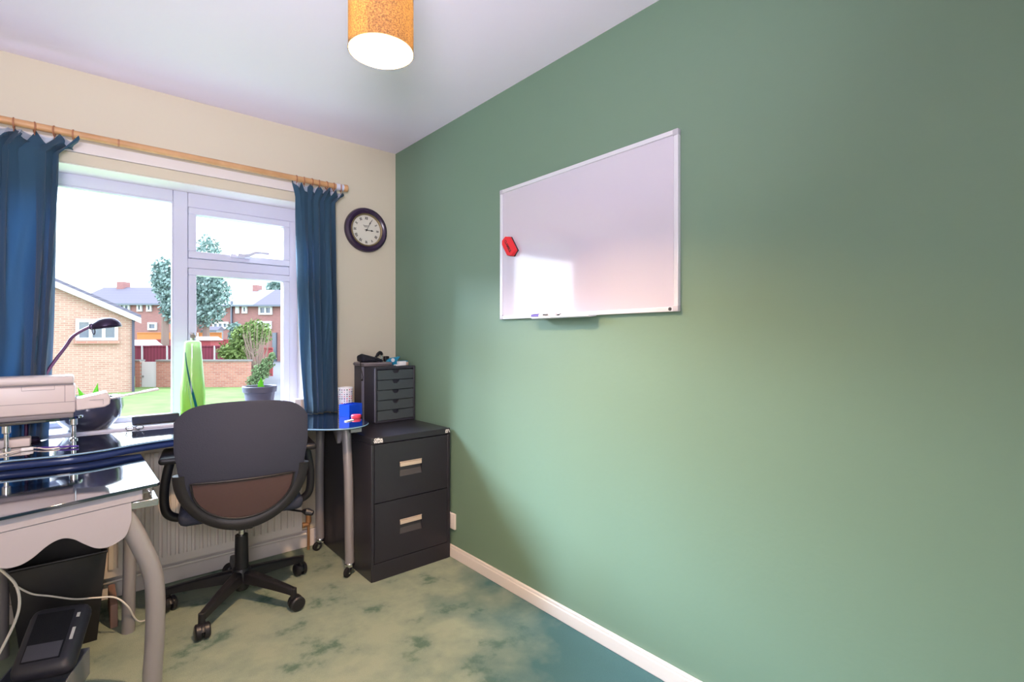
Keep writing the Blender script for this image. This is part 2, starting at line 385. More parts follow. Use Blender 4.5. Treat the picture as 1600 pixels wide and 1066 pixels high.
# ------------------------------------------------------------ ceiling lamp
LX, LY = -.968, -1.768
lamp = thing('ceiling_lamp', 'lit drum pendant lamp with brown perforated shade hanging from the ceiling', 'lamp', (LX, LY, ZC))
ZB, ZT, LR = 1.952, 2.2, .083
sh = MB(); n = 64
for (r0, z0, r1, z1) in ((LR, ZB, LR, ZT),):
    a = [sh.b.verts.new((LX+r0*math.cos(2*PI*k/n), LY+r0*math.sin(2*PI*k/n), z0)) for k in range(n)]
    b2 = [sh.b.verts.new((LX+r1*math.cos(2*PI*k/n), LY+r1*math.sin(2*PI*k/n), z1)) for k in range(n)]
    for k in range(n): sh.b.faces.new((a[k], a[(k+1) % n], b2[(k+1) % n], b2[k]))
shade = sh.build('lamp_shade', M['shade'], lamp)
rim = MB(); strut = MB()
rim.tube([(LX+LR*math.cos(t), LY+LR*math.sin(t), ZB) for t in [2*PI*k/48 for k in range(48)]], .0015, 6, closed=True)
rim.tube([(LX+LR*math.cos(t), LY+LR*math.sin(t), ZT) for t in [2*PI*k/48 for k in range(48)]], .0015, 6, closed=True)
for k in range(3): strut.tube([(LX, LY, ZT-.015), (LX+LR*math.cos(2*PI*k/3), LY+LR*math.sin(2*PI*k/3), ZT)], .0015, 6)
rim.build('shade_ring', M['gold'], lamp); strut.build('shade_strut', M['gold'], lamp)
MB().lathe([(0, 0), (.045, 0), (.045, -.012), (.02, -.028), (0, -.028)], (LX, LY, ZC), n=24).build('ceiling_rose', M['upvc'], lamp)
MB().tube([(LX, LY, ZC-.02), (LX, LY, ZT-.03)], .003).lathe([(.0, .0), (.018, 0), (.018, -.05), (0, -.05)], (LX, LY, ZT-.02), n=16).build('lamp_cord', M['upvc'], lamp)
MB().lathe([(0, .09), (.013, .085), (.014, .06), (.022, .035), (.027, .01), (.022, -.015), (.01, -.026), (0, -.028)], (LX, LY, 2.06), n=20).build('bulb', M['bulb'], lamp)
pl = light('pendant_light', 'POINT', (LX, LY, 2.015), E_LAMP, (1, .64, .36), shadow_soft_size=.03)
MB().grid(lambda u, v: (LX+(LR-.0012)*math.cos(2*PI*u), LY+(LR-.0012)*math.sin(2*PI*u), ZB+(ZT-ZB)*v), 64, 1).build('shade_lining', M['lampwhite'], lamp)

# ------------------------------------------------------------ curtains and rod
RY, RZ = -.088, 2.092
rod = thing('curtain_rod', 'pale wooden curtain rod across the window wall with a white bracket end', 'curtain rod', (-1.4, -.02, RZ))
MB().tube([(-2.33, RY, RZ), (-.425, RY, RZ)], .0155, 16).build('pole', M['wood'], rod)
MB().lathe([(0, 0), (.019, 0), (.021, .005), (.021, .022), (.016, .026), (0, .026)], (-.385, RY, RZ), 'X', 20).build('end_cap', M['wood'], rod)
MB().tube([(-.43, RY, RZ), (-.384, RY, RZ)], .018, 16).box(-.425, -.405, RY, -.001, RZ-.012, RZ+.006).box(-.43, -.4, -.008, -.001, RZ-.03, RZ+.03).build('bracket', M['upvc'], rod, bevel=.001)
MB().tube([(-1.435, RY, RZ), (-1.428, RY, RZ)], .0165, 16).build('joint_ring', M['wood_brown'], rod)
def curtain(label, x0t, x1t, x0m, x1m, x0b, x1b, zb, folds, amp, nring, flareL, flareR):
    cx = (x0t+x1t)/2
    t = thing('curtain', label, 'curtain', (cx, RY, zb), 0, 'teal curtains at the window')
    def wob(u, v):
        return .35*math.sin(3.1*u*PI+4*v)*v
    def fn(off, zt_dip, widen=0):
        def f(u, v):
            # v: 0 top .. 1 bottom ; header for v<.07
            zt = 2.077
            hd = .085
            lob = abs(math.sin(u*(nring-1)*PI))          # 0 at the hooks, 1 between
            if v < .1:
                k = v/.1
                z = zt-zt_dip*lob*(1-k)*(1-k) - hd*k
                xa = x0t+(x0m-x0t)*k**1.0; xb = x1t+(x1m-x1t)*k**1.0
                am = amp*.9*(1-k)+amp*.35*k
            else:
                k = (v-.1)/.9; z = zt-hd-(zt-hd-zb)*k
                q = min(1, k*1.0)
                xa = x0m+(x0b-x0m)*q**1.3; xb = x1m+(x1b-x1m)*q**1.3
                am = amp*(.35+.65*min(1, k*2.2))
            uw = u+.045*math.sin(2*PI*u*1.6+1.3+1.6*v)+.03*math.sin(2*PI*u*3.1+2.5*v); ph = folds*2*PI*uw+.9*math.sin(2.2*k*u+1.2*u*3)*(.6 if v > .1 else .3)
            x = xa+(xb-xa)*u+.10*(xb-xa)/folds*math.sin(2*ph)
            y = RY+am*math.sin(ph)*(1+.35*math.sin(7*u+2))+off
            corner = max(0, 1-v/.1)
            if u < .06: y += flareL*corner*(1-u/.06); z += .01*corner
            if u > .94: y += flareR*corner*(u-.94)/.06; z -= .012*corner*(u-.94)/.06
            return (x, min(y, -.022), z)
        return f
    MB().grid(fn(0, .05), folds*14, 70).build('cloth', M['curtain'], t, solid=.003)
    MB().grid(lambda u, v: tuple(a+b for a, b in zip(fn(.0, .012)(.03+.94*u, v*.085), (0, .012, -.004))), folds*14, 8).build('lining', M['lining'], t, solid=.001)
    proto = None
    for i in range(nring):
        x = x0t+.02+(x1t-x0t-.04)*i/(nring-1)
        if proto is None:
            ring = MB().tube([(0, .021*math.cos(a), .021*math.sin(a)) for a in [2*PI*k/20 for k in range(20)]], .003, 6, closed=True)
            ring.tube([(0, 0, -.021), (0, -.004, -.034)], .0016, 5)
            proto = ring.build('curtain_ring', M['wood_brown'], t, local=True); o = proto
        else:
            o = proto.copy(); C.objects.link(o); o.parent = t
        o.location = (x-cx, 0, RZ-.005-zb); o.rotation_euler = (0, 0, R(random.uniform(-14, 14)))
    return t
curtain('teal curtain at the right end of the rod, beside the round clock', -.672, -.380, -.652, -.435, -.600, -.422, .779, 5, .026, 7, -.02, .03)
curtain('teal curtain at the left of the window, behind the printer', -2.10, -1.566, -2.08, -1.632, -2.06, -1.672, .779, 8, .030, 9, -.01, -.05)

# ------------------------------------------------------------ wall clock
ck = thing('wall_clock', 'round wall clock with dark plum frame and roman numerals', 'clock', (-.208, 0, 1.88))
cc = (-.208, 0, 1.88)
MB().lathe([(.092, 0), (.137, 0), (.139, -.012), (.134, -.026), (.122, -.034), (.108, -.03), (.1, -.022), (.1, -.01)], cc, 'Y', 64).build('frame', M['purple_frame'], ck)
MB().lathe([(.1, -.012), (.103, -.026), (.099, -.03), (.094, -.026), (.092, -.018)], cc, 'Y', 64).build('bezel', M['gold'], ck)
MB().lathe([(0, -.001), (.101, -.001), (.101, -.014), (0, -.014)], cc, 'Y', 64).build('dial', M['dial'], ck)
RN = ['XII', 'I', 'II', 'III', 'IIII', 'V', 'VI', 'VII', 'VIII', 'IX', 'X', 'XI']
FY = Matrix.Rotation(PI/2, 4, 'X')          # text facing -Y
its = []
for i, s_ in enumerate(RN):
    a = -i*PI/6; T = Matrix.Translation((cc[0]+.073*math.sin(-a), -.0150, cc[2]+.073*math.cos(-a)))
    its.append((s_, .021, T @ Matrix.Rotation(-a if False else a*-1, 4, 'Y') @ FY, (.8, 1.1), .0004))
text_obj('numerals', its, M['ink'], ck)
text_obj('maker_mark', [('Towcester', .008, Matrix.Translation((cc[0]-.004, -.0150, cc[2]+.028)) @ FY), ('Clock', .008, Matrix.Translation((cc[0]-.004, -.0150, cc[2]+.02)) @ FY)], M['ink'], ck)
def hand(ang, ln, wd, name, y):
    Mx = Matrix.Translation((cc[0], y, cc[2])) @ Matrix.Rotation(ang, 4, 'Y')
    b = MB(); pl_ = [(-wd*.5, -.012), (wd*.5, -.012), (wd*.45, ln*.55), (wd*1.4, ln*.68), (wd*.4, ln*.84), (0, ln), (-wd*.4, ln*.84), (-wd*1.4, ln*.68), (-wd*.45, ln*.55)]
    b.prism(pl_, lambda a, c: Mx @ Vector((a, 0, c)), lambda a, c: Mx @ Vector((a, -.001, c))); return b
hand(R(92), .05, .0042, 'h', -.018).build('hour_hand', M['ink'], ck)
hand(R(27), .072, .0026, 'm', -.020).lathe([(0, -.003), (.005, -.003), (.005, .001), (0, .001)], (cc[0], -.02, cc[2]), 'Y', 12).build('minute_hand', M['ink'], ck)

# ------------------------------------------------------------ whiteboard on the green wall
wb = thing('whiteboard', 'white magnetic board with thin pale metal frame on the green wall', 'whiteboard', (0, -1.577, 1.295))
Y0, Y1, Z0, Z1 = -2.057, -1.097, 1.295, 1.921
MB().box(-.013, -.001, Y0+.01, Y1-.01, Z0+.01, Z1-.01).build('board_surface', M['board'], wb)
fr = .017
MB().box(-.018, -.0005, Y0+.02, Y1-.02, Z0, Z0+fr).box(-.018, -.0005, Y0+.02, Y1-.02, Z1-fr, Z1).box(-.018, -.0005, Y0, Y0+fr, Z0+.02, Z1-.02).box(-.018, -.0005, Y1-fr, Y1, Z0+.02, Z1-.02).build('frame', M['alu'], wb, bevel=.002)
for (a, b_) in ((Y0, Z0), (Y1-.021, Z0), (Y0, Z1-.021), (Y1-.021, Z1-.021)):
    MB().rbox(-.0195, -.0004, a-.0005, a+.0215, b_-.0005, b_+.0215, .003).build('corner_cap', mat('grey_corner_plastic', (190, 188, 200), .4) if 'cap' not in M else M['cap'], wb)
    M['cap'] = bpy.data.materials['grey_corner_plastic']
MB().lathe([(0, -.002), (.006, -.002), (.006, .001), (0, .001)], (-.019, -2.027, 1.304), 'X', 14).lathe([(0, -.003), (.003, -.003), (.003, .001), (0, .001)], (-.0195, -2.027, 1.304), 'X', 10).build('screw', M['steel_in'], wb)
TR0, TR1 = -1.70, -1.372
pr = [(-.018, 1.298), (-.018, 1.292), (-.06, 1.287), (-.066, 1.291), (-.066, 1.297), (-.062, 1.297), (-.061, 1.2925)]
MB().prism(pr, lambda a, c: (a, TR0, c), lambda a, c: (a, TR1, c)).build('pen_tray', M['alu'], wb)
mk = thing('marker_pen', 'white whiteboard marker with purple cap lying on the pen tray', 'pen', (-.045, -1.43, 1.303))
MB().tube([(-.045, -1.40, 1.302), (-.045, -1.505, 1.302)], .0085, 12).build('barrel', M['paper'], mk)
MB().tube([(-.045, -1.355, 1.302), (-.045, -1.405, 1.302)], [.007, .0092], 12).build('cap', M['purple'], mk)
text_obj('lettering', [('WHITE', .011, Matrix.Translation((-.0543, -1.45, 1.303)) @ Matrix.Rotation(-PI/2, 4, 'Z') @ FY)], M['ink'], mk)
mk2 = thing('marker_pen', 'slim white pen with black tip lying on the pen tray', 'pen', (-.04, -1.56, 1.3))
MB().tube([(-.042, -1.525, 1.2995), (-.042, -1.62, 1.2985)], [.0055, .0045], 12).build('barrel', M['paper'], mk2)
MB().tube([(-.042, -1.508, 1.2995), (-.042, -1.527, 1.2995)], [.004, .0075], 12).build('tip', M['ink'], mk2)
# eraser: hexagonal block, tilted
er = thing('board_eraser', 'red hexagonal board eraser stuck near the left edge of the whiteboard', 'eraser', (-.02, -1.178, 1.64))
hexa = [(-.048, -.026), (-.062, 0), (-.048, .026), (.048, .026), (.062, 0), (.048, -.026)]
ang = R(-56); ME = Matrix.Translation((-.0131, -1.178, 1.638))
def em(a, b_, d):    # a along length, b across, in the board plane; +a towards camera side (-Y)
    u = a*math.cos(ang)-b_*math.sin(ang); v = a*math.sin(ang)+b_*math.cos(ang)
    return ME @ Vector((-d, -u, v))
hexs = [(-.052, -.018), (-.052, .012), (-.034, .03), (.05, .03), (.056, -.006), (.034, -.03), (-.036, -.03)]
MB().prism(hexs, lambda a, b_: em(a, b_, .006), lambda a, b_: em(a*.96, b_*.94, .024)).build('foam_block', M['red'], er, bevel=.002)
MB().prism(hexs, lambda a, b_: em(a, b_, .0), lambda a, b_: em(a, b_, .0062)).build('felt', M['ink'], er)
Rx = Matrix(((0, 0, -1, 0), (-1, 0, 0, 0), (0, 1, 0, 0), (0, 0, 0, 1)))   # text x -> -Y, y -> Z, normal -> -X
text_obj('lettering', [('CLAMBLE', .019, Matrix.Translation((-.0373, -1.178, 1.638)) @ Rx @ Matrix.Rotation(ang, 4, 'Z'), (.9, 1), .0003)], M['ink'], er)

# wall socket by the cabinet
sk = thing('wall_socket', 'white plastic wall socket low on the green wall beside the filing cabinet', 'socket', (0, -.64, .2))
MB().rbox(-.012, -.0005, -.70, -.555, .155, .241, .003).build('face_plate', M['white_trim'], sk)

# ------------------------------------------------------------ radiator
rad = thing('radiator', 'cream ribbed panel radiator under the window behind the office chair', 'radiator', (-1.3, -.06, .11))
X0, X1 = -2.2, -.615
rp = MB(); zz0, zz1 = .115, .70
rp.box(X0, X1, -.068, -.05, zz0, zz1)
nr = 46
for i in range(nr):
    xa = X0+.02+(X1-X0-.04)*i/nr; wd = (X1-X0-.04)/nr
    pf = [(xa+wd*.12, -.068), (xa+wd*.26, -.079), (xa+wd*.74, -.079), (xa+wd*.88, -.068)]
    rp.prism(pf, lambda a, b_: (a, b_, zz0+.04), lambda a, b_: (a, b_, zz1-.04))
rp.build('front_panel', M['radiator'], rad, smooth=50)
MB().box(X0, X1, -.05, -.02, zz1-.01, zz1).box(X0, X0+.004, -.055, -.02, zz0, zz1).box(X1-.004, X1, -.055, -.02, zz0, zz1).build('casing', M['radiator'], rad)
vb = MB().tube([(-.60, -.055, .145), (-.575, -.055, .145)], .012, 12).tube([(-.575, -.055, 0.0), (-.575, -.055, .15)], .0075, 10)
vb.lathe([(0, .07), (.013, .07), (.015, .0), (0, 0)], (-.575, -.055, .155), n=16).tube([(-.612, -.055, .145), (-.598, -.055, .145)], .016, 8)
vb.build('valve', mat('brass_valve', (196, 150, 110), .35, metal=.6), rad)
MB().tube([(-2.1, -.035, .085), (-.58, -.035, .085), (-.575, -.055, .09)], .0075, 8).build('pipe', M['radiator'], rad)

# ------------------------------------------------------------ filing cabinet
CX0, CX1, CY0, CY1, CZ = -.48, -.018, -.665, -.03, .711
fc = thing('filing_cabinet', 'black two-drawer steel filing cabinet in the corner against the green wall', 'filing cabinet', ((CX0+CX1)/2, (CY0+CY1)/2, 0))
MB().box(CX0, CX0+.016, CY0, CY1, 0, .678).box(CX1-.018, CX1, CY0, CY1, 0, .678).box(CX0, CX1, CY1-.01, CY1, 0, .678).box(CX0+.016, CX1-.018, CY0+.012, CY1-.01, .06, .678).box(CX0, CX1, CY0, CY1, .68, CZ).build('body', M['black_steel'], fc, bevel=.0025)
MB().box(CX0+.012, CX1-.012, CY0-.001, CY0+.01, .0, .086).build('plinth', M['black_steel'], fc, bevel=.002)
def drawer(z0, z1):
    d = MB(); hx0, hx1 = -.325, -.197; hz1 = z0+(z1-z0)*.64; hz0 = hz1-.075; y0, y1 = CY0-.001, CY0+.01
    xa, xb = CX0+.018, CX1-.021
    d.box(xa, hx0, y0, y1, z0, z1).box(hx1, xb, y0, y1, z0, z1).box(hx0, hx1, y0, y1, hz1, z1).box(hx0, hx1, y0, y1, z0, hz0)
    o = d.build('drawer', M['black_steel'], fc)
    MB().face([(hx0, CY0+.0, hz0), (hx1, CY0+.0, hz0), (hx1, CY0+.026, hz0+.03), (hx0, CY0+.026, hz0+.03)])
    r = MB(); r.face([(hx0, CY0+.002, hz0), (hx1, CY0+.002, hz0), (hx1, CY0+.011, hz0+.03), (hx0, CY0+.011, hz0+.03)])
    r.box(hx0, hx1, CY0+.0105, CY0+.0115, hz0, hz1)
    r.build('recess', M['steel_in'], o)
    MB().box(hx0+.002, hx1-.002, CY0-.005, CY0+.004, hz1-.025, hz1-.006).box(hx0, hx1, CY0-.004, CY0+.002, hz1-.004, hz1).build('handle', mat('silver_label_handle', (225, 205, 190), .35, metal=.3) if 'lh' not in M else M['lh'], o, bevel=.001)
    M['lh'] = bpy.data.materials['silver_label_handle']
    return o
drawer(.388, .676); drawer(.09, .383)
text_obj('lettering', [('Office', .017, Matrix.Translation((-.443, CY0-.0015, .702)) @ FY, (1.05, .95), .0008), ('World', .017, Matrix.Translation((-.443, CY0-.0015, .69)) @ FY, (1.05, .95), .0008)], M['whiteprint'], fc)
lg = MB(); yy = CY0-.001
lg.prism([(-.050, .688), (-.047, .705), (-.034, .705), (-.034, .688)], lambda a, c: (a, yy, c), lambda a, c: (a, yy-.0012, c))
lg.prism([(-.032, .706), (-.028, .706), (-.0195, .688), (-.024, .688)], lambda a, c: (a, yy, c), lambda a, c: (a, yy-.0012, c))
lgo = lg.build('logo', M['whiteprint'], fc)
text_obj('logo_mark', [('A', .012, Matrix.Translation((-.041, CY0-.003, .6965)) @ FY, (.9, 1), .0006)], M['ink'], fc)

# ------------------------------------------------------------ drawer unit on the cabinet
DW, DD, DH = .268, .262, .327
du = thing('drawer_unit', 'dark grey five-drawer desktop tray unit standing on the filing cabinet', 'drawer unit', (-.276, -.283, CZ+.0005), R(3))
def loc(o_, b, *a, **k): return b.build(*a, parent=o_, local=True, **k)
M['tray_grey'] = mat('slate_grey_plastic', (70, 78, 84), .4, bump=(200, .02))
M['tray_body'] = mat('dark_grey_plastic', (50, 50, 62), .4)
loc(du, MB().box(0, .012, .0, DD, 0, DH).box(DW-.012, DW, .0, DD, 0, DH).box(.012, DW-.012, 0, DD, DH-.016, DH).box(.012, DW-.012, 0, DD, 0, .014).box(.012, DW-.012, .02, DD-.002, .014, DH-.016), 'body', M['tray_body'], bevel=.003)
loc(du, MB().box(-.0025, 0, .0, .008, .01, DH-.01).box(-.003, 0, DD*.52, DD*.62, .01, DH-.005), 'side_rib', mat('light_grey_rib', (130, 130, 150), .35))
dh = (DH-.032)/5
pd = None
for i in range(5):
    z0 = .0155+i*dh; z1 = z0+dh-.004; cxn = DW/2
    N = 12; pts = [(.015, z0), (DW-.015, z0), (DW-.015, z1)]+[(cxn+.023*math.cos(PI*k/N), z1-.021*math.sin(PI*k/N)) for k in range(N+1)]+[(.015, z1)]
    loc(du, MB().prism(pts, lambda a, c: (a, -.001, c), lambda a, c: (a, .012, c)), 'drawer', M['tray_grey'], bevel=.001)
DT = CZ+DH+.001
gb = thing('document_case', 'flat grey case lying on top of the drawer unit', 'case', (-.2, -.13, DT))
MB().rbox(-.305, -.125, -.20, -.04, DT, DT+.022, .007).build('shell', mat('grey_case_plastic', (128, 118, 124), .45), gb)
MB().box(-.307, -.123, -.202, -.038, DT+.010, DT+.0118).build('seam', M['ink'], gb)
po = MB().rbox(-.30, -.165, -.165, -.07, DT+.0235, DT+.056, .016, 4)
bmesh.ops.subdivide_edges(po.b, edges=po.b.edges[:], cuts=1)
for v in po.b.verts:
    if v.co.z > DT+.034: v.co.z += .008*math.sin(v.co.x*40)+.004*math.sin(v.co.y*90)-.12*(v.co.x+.235)
pch = thing('pouch', 'soft black pouch with dangling cord lying on the grey case', 'pouch', (-.23, -.12, DT+.0225))
po.build('bag', mat('black_nylon', (18, 20, 36), .7, bump=(150, .2)), pch, smooth=60)
MB().tube(spline([(-.297, -.15, DT+.04), (-.313, -.165, DT+.02), (-.312, -.175, DT-.02), (-.309, -.19, DT-.06), (-.316, -.195, DT-.075)]), .0018, 6).rbox(-.322, -.312, -.2, -.19, DT-.083, DT-.073, .002).build('cord', M['ink'], pch)
st = thing('stapler', 'black and chrome stapler standing on the grey case behind the pouch', 'stapler', (-.175, -.075, DT+.0225))
MB().tube(spline([(-.185, -.085, DT+.04), (-.168, -.08, DT+.06), (-.150, -.075, DT+.076), (-.136, -.07, DT+.074), (-.131, -.069, DT+.062)]), [.007]*9+[.010]*16+[.009]*8, 10).build('top_arm', M['black'], st)
MB().rbox(-.187, -.128, -.085, -.065, DT+.0227, DT+.031, .003).build('base', M['black'], st)
MB().box(-.142, -.129, -.079, -.069, DT+.036, DT+.06).build('magazine', M['chrome'], st)
td = thing('tape_dispenser', 'bright blue tape dispenser on the drawer unit near the wall corner', 'tape dispenser', (-.08, -.09, DT))
pf = [(-.115, 0), (-.05, 0), (-.045, .012), (-.05, .028), (-.032, .05), (-.036, .053), (-.062, .046), (-.09, .044), (-.112, .034), (-.12, .015)]
MB().prism(pf, lambda a, c: (a, -.125, DT+c), lambda a, c: (a, -.095, DT+c)).build('body', M['cyan'], td, bevel=.004)
MB().tube([(-.085, -.13, DT+.03), (-.085, -.09, DT+.03)], .012, 16).build('tape_roll', M['paper'], td)
MB().rbox(-.122, -.095, -.1, -.07, DT+.02, DT+.054, .004).build('blade_cover', M['ink'], td)
bx = thing('small_carton', 'small white box with torn teal wrap on the drawer unit front corner', 'box', (-.05, -.2, DT))
MB().rbox(-.097, -.05, -.235, -.2, DT, DT+.026, .003).build('carton', M['paper'], bx)
MB().rbox(-.052, -.018, -.205, -.165, DT, DT+.02, .002).build('side_tray', M['beige_plastic'], bx)
MB().rbox(-.07, -.02, -.20, -.17, DT+.0205, DT+.028, .003).build('wrap', M['cyan'], bx)
pp = MB().rbox(-.125, -.098, -.25, -.215, DT, DT+.008, .002).build('eraser', M['paper']); tag(pp, 'little white rubber eraser beside the white box on the drawer unit', 'eraser')

# ------------------------------------------------------------ corner desk
DZ = .775
dk = thing('corner_desk', 'black glass corner desk with silver tube legs along the window wall', 'desk', (-1.3, -.3, 0))
front = spline([(-2.2, -.50, 0), (-1.95, -.50, 0), (-1.778, -.492, 0), (-1.60, -.515, 0), (-1.50, -.497, 0), (-1.38, -.44, 0), (-1.24, -.405, 0), (-1.05, -.42, 0), (-.88, -.475, 0), (-.76, -.545, 0), (-.68, -.615, 0), (-.60, -.655, 0), (-.52, -.640, 0), (-.46, -.585, 0), (-.434, -.50, 0), (-.42, -.38, 0)], 6)
poly = [(p_.x, p_.y) for p_ in front]+[(-.40, -.24), (-.372, -.10), (-.372, -.04), (-2.2, -.04)]
MB().prism(poly, lambda a, b_: (a, b_, DZ-.010), lambda a, b_: (a, b_, DZ)).build('glass_top', M['deskglass'], dk, bevel=.0015)
# pale polished glass rim line
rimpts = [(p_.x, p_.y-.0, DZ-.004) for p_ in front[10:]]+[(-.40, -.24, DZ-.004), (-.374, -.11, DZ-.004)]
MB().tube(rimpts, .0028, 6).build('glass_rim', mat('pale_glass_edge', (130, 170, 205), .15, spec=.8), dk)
# apron under the front edge
ap = [Vector((p_.x, p_.y+.02, 0)) for p_ in front[:50]]
am = MB(); 
va = [[am.b.verts.new((p_.x, p_.y, z)) for p_ in ap] for z in (DZ-.038, DZ-.0105)]
for i in range(len(ap)-1): am.b.faces.new((va[0][i], va[0][i+1], va[1][i+1], va[1][i]))
am.build('front_beam', M['edge'], dk, solid=.012)
# end frame: arched plate, two bowed legs with castors
def wavy(P0, P1, depthfn, N=60):
    """panel hanging under the top from P0 to P1; depthfn(t)=hang"""
    b = MB(); top_ = []; bot = []
    for i in range(N+1):
        t = i/N; p_ = Vector(P0).lerp(Vector(P1), t); top_.append(b.b.verts.new(p_)); bot.append(b.b.verts.new(p_-Vector((0, 0, depthfn(t)))))
    for i in range(N): b.b.faces.new((top_[i], top_[i+1], bot[i+1], bot[i]))
    return b
def lobes(t):   # two lobes, arches beside them
    return .035+.075*math.exp(-((t-.2)/.09)**2)+.11*math.exp(-((t-.72)/.11)**2)
wavy((-.535, -.56, DZ-.011), (-.535, -.08, DZ-.011), lambda t: .022+.09*math.exp(-((t-.35)/.12)**2)+.045*math.exp(-((t-.95)/.12)**2)).build('arched_panel', M['panel'], dk, solid=.012)
def castor(x, y, ang, parent, r=.024):
    Mx = Matrix.Translation((x, y, 0)) @ Matrix.Rotation(ang, 4, 'Z')
    b = MB(); 
    b.lathe([(0, -.009), (r-.004, -.009), (r, -.006), (r, .006), (r-.004, .009), (0, .009)], n=20, M=Mx @ Matrix.Translation((.018, 0, r)) @ Matrix.Rotation(PI/2, 4, 'X'))
    w_ = b.build('castor', M['rubber'], parent)
    f = MB()
    for s_ in (-1, 1):
        f.prism([(-.008, .055), (.01, .055), (.026, r-.006), (.014, r-.008)], lambda a, c: Mx @ Vector((a, s_*.0115, c)), lambda a, c: Mx @ Vector((a, s_*.0135, c)))
    f.lathe([(0, .05), (.024, .05), (.026, .055), (.026, .064), (.024, .068), (0, .068)], (x, y, 0), n=20)
    f.build('castor_fork', M['chrome'], w_)
    return w_
def bowed_leg(top_, foot, bulge, r, parent, cast=True, ang=0):
    top_ = Vector(top_); f = Vector(foot); zf = .066 if cast else 0
    f.z = zf
    pts = spline([top_, top_.lerp(f, .18)+Vector(bulge)*.6, top_.lerp(f, .38)+Vector(bulge)*1.0, top_.lerp(f, .62)+Vector(bulge)*.72, top_.lerp(f, .85)+Vector(bulge)*.25, f], 6)
    MB().tube(pts, r, 16).build('leg', M['metal'], parent)
    if cast: castor(f.x, f.y, ang, parent)
bowed_leg((-.54, -.505, DZ-.03), (-.526, -.515, 0), (.0, -.012, 0), .0225, dk, True, R(-150))
bowed_leg((-.548, -.17, DZ-.03), (-.526, -.10, 0), (0, .012, 0), .0225, dk, True, R(190))
MB().box(-.555, -.500, -.60, -.575, DZ-.036, DZ-.011).build('clamp', M['metal'], dk)
bowed_leg((-1.84, -.42, DZ-.03), (-1.79, -.30, 0), (.03, -.0, 0), .0225, dk, False)

# ------------------------------------------------------------ side desk wing nearer the camera
SZ = .735
sd = thing('side_desk', 'black glass side table with wavy silver front panel, nearest the camera', 'desk', (-1.7, -.8, 0))
A, B = Vector((-1.368, -1.012, 0)), Vector((-2.2, -1.275, 0))
polys = [(-2.2, -.46), (-1.378, -.46), (-1.368, -1.0), (-1.376, -1.014), (-2.2, -1.275)]
MB().prism(polys, lambda a, b_: (a, b_, SZ-.010), lambda a, b_: (a, b_, SZ)).build('glass_top', M['deskglass'], sd, bevel=.0015)
dv = (B-A).normalized(); nv = Vector((-dv.y, dv.x, 0));
if nv.y > 0: nv = -nv      # toward the camera
def on(t, back, z): return A+dv*t-nv*back+Vector((0, 0, z))
fb = MB(); fb.prism([(on(.045, .012, 0).x, on(.045, .012, 0).y), (on(.86, .012, 0).x, on(.86, .012, 0).y), (on(.86, .04, 0).x, on(.86, .04, 0).y), (on(.045, .04, 0).x, on(.045, .04, 0).y)], lambda a, b_: (a, b_, SZ-.045), lambda a, b_: (a, b_, SZ-.0105))
fb.build('front_beam', M['panel'], sd, bevel=.002)
prof = [(.074, .690), (.074, .632), (.088, .592), (.108, .577), (.136, .570), (.165, .577), (.194, .600), (.216, .620), (.238, .631), (.259, .630), (.28, .620), (.307, .600), (.332, .590), (.36, .592),
        (.39, .61), (.42, .630), (.45, .631), (.48, .617), (.52, .585), (.56, .572), (.60, .580), (.63, .61), (.635, .690)]
pw = MB(); pr3 = [(q.x, q.y) for q in spline([(a, b_, 0) for a, b_ in prof[1:-1]], 6)]
pr3 = [(.075, .6895)]+pr3+[(.635, .6895)]
pw.prism(pr3, lambda a, c: on(a, .014, c), lambda a, c: on(a, .024, c)); pw.build('wavy_panel', M['panel'], sd, bevel=.001)
MB().box(-1.455, -1.372, -1.0, -.985, SZ-.075, SZ-.052).box(-1.388, -1.372, -.985, -.88, SZ-.073, SZ-.054).box(-1.455, -1.38, -.90, -.88, SZ-.054, SZ-.0105).build('side_rail', M['chrome'], sd, bevel=.002)
bowed_leg((-1.475, -.985, SZ-.06), (-1.385, -.955, 0), (.058, -.0, 0), .0275, sd, False)
bowed_leg((-1.43, -.47, SZ-.03), (-1.415, -.40, 0), (.012, 0, 0), .0225, sd, False)

# ------------------------------------------------------------ office chair
chair = thing('office_chair', 'black swivel office chair with brown mesh panel facing the window', 'chair', (-1.0, -.42, 0), R(-10))
def cb(*a, **k): return loc(chair, *a, **k)
def yb(x, z):      # back surface, y of the shell; leans back with height, edges wrap forward
    return -.235-.045*((z-.45)/.5)+.75*x*x-.03*math.sin(max(0, min(1, (z-.45)/.5))*PI)
zb0, zb1 = .425, .945
def halfw(z):
    t = (z-zb0)/(zb1-zb0)
    if t < .35: return .238*math.sin(PI/2*min(1, (t/.35)))**.62*.93+.0
    return .2215+.021*min(1, (t-.35)/.35)
def back_fn(u, v):
    # superelliptic outline
    th = v
    z = zb0+(zb1-zb0)*(1-math.cos(v*PI))/2 if False else zb0+(zb1-zb0)*v
    hw = halfw(max(z, zb0+.0015)); x = (u*2-1)*hw
    # rounded top corners, arched top
    top_ = zb1-.022*(abs(x)/.243)**2-.055*(abs(x)/.243)**7
    z = zb0+(top_-zb0)*v if v > .5 else z+(top_-zb1)*v*.0
    if v > .5: z = (zb0+(zb1-zb0)*.5)+(top_-(zb0+(zb1-zb0)*.5))*(v-.5)/.5
    return (x, yb(x, z), z)
sh_ = cb(MB().grid(back_fn, 40, 40), 'backrest', M['fabric'], solid=.024, smooth=60, bevel=.006)
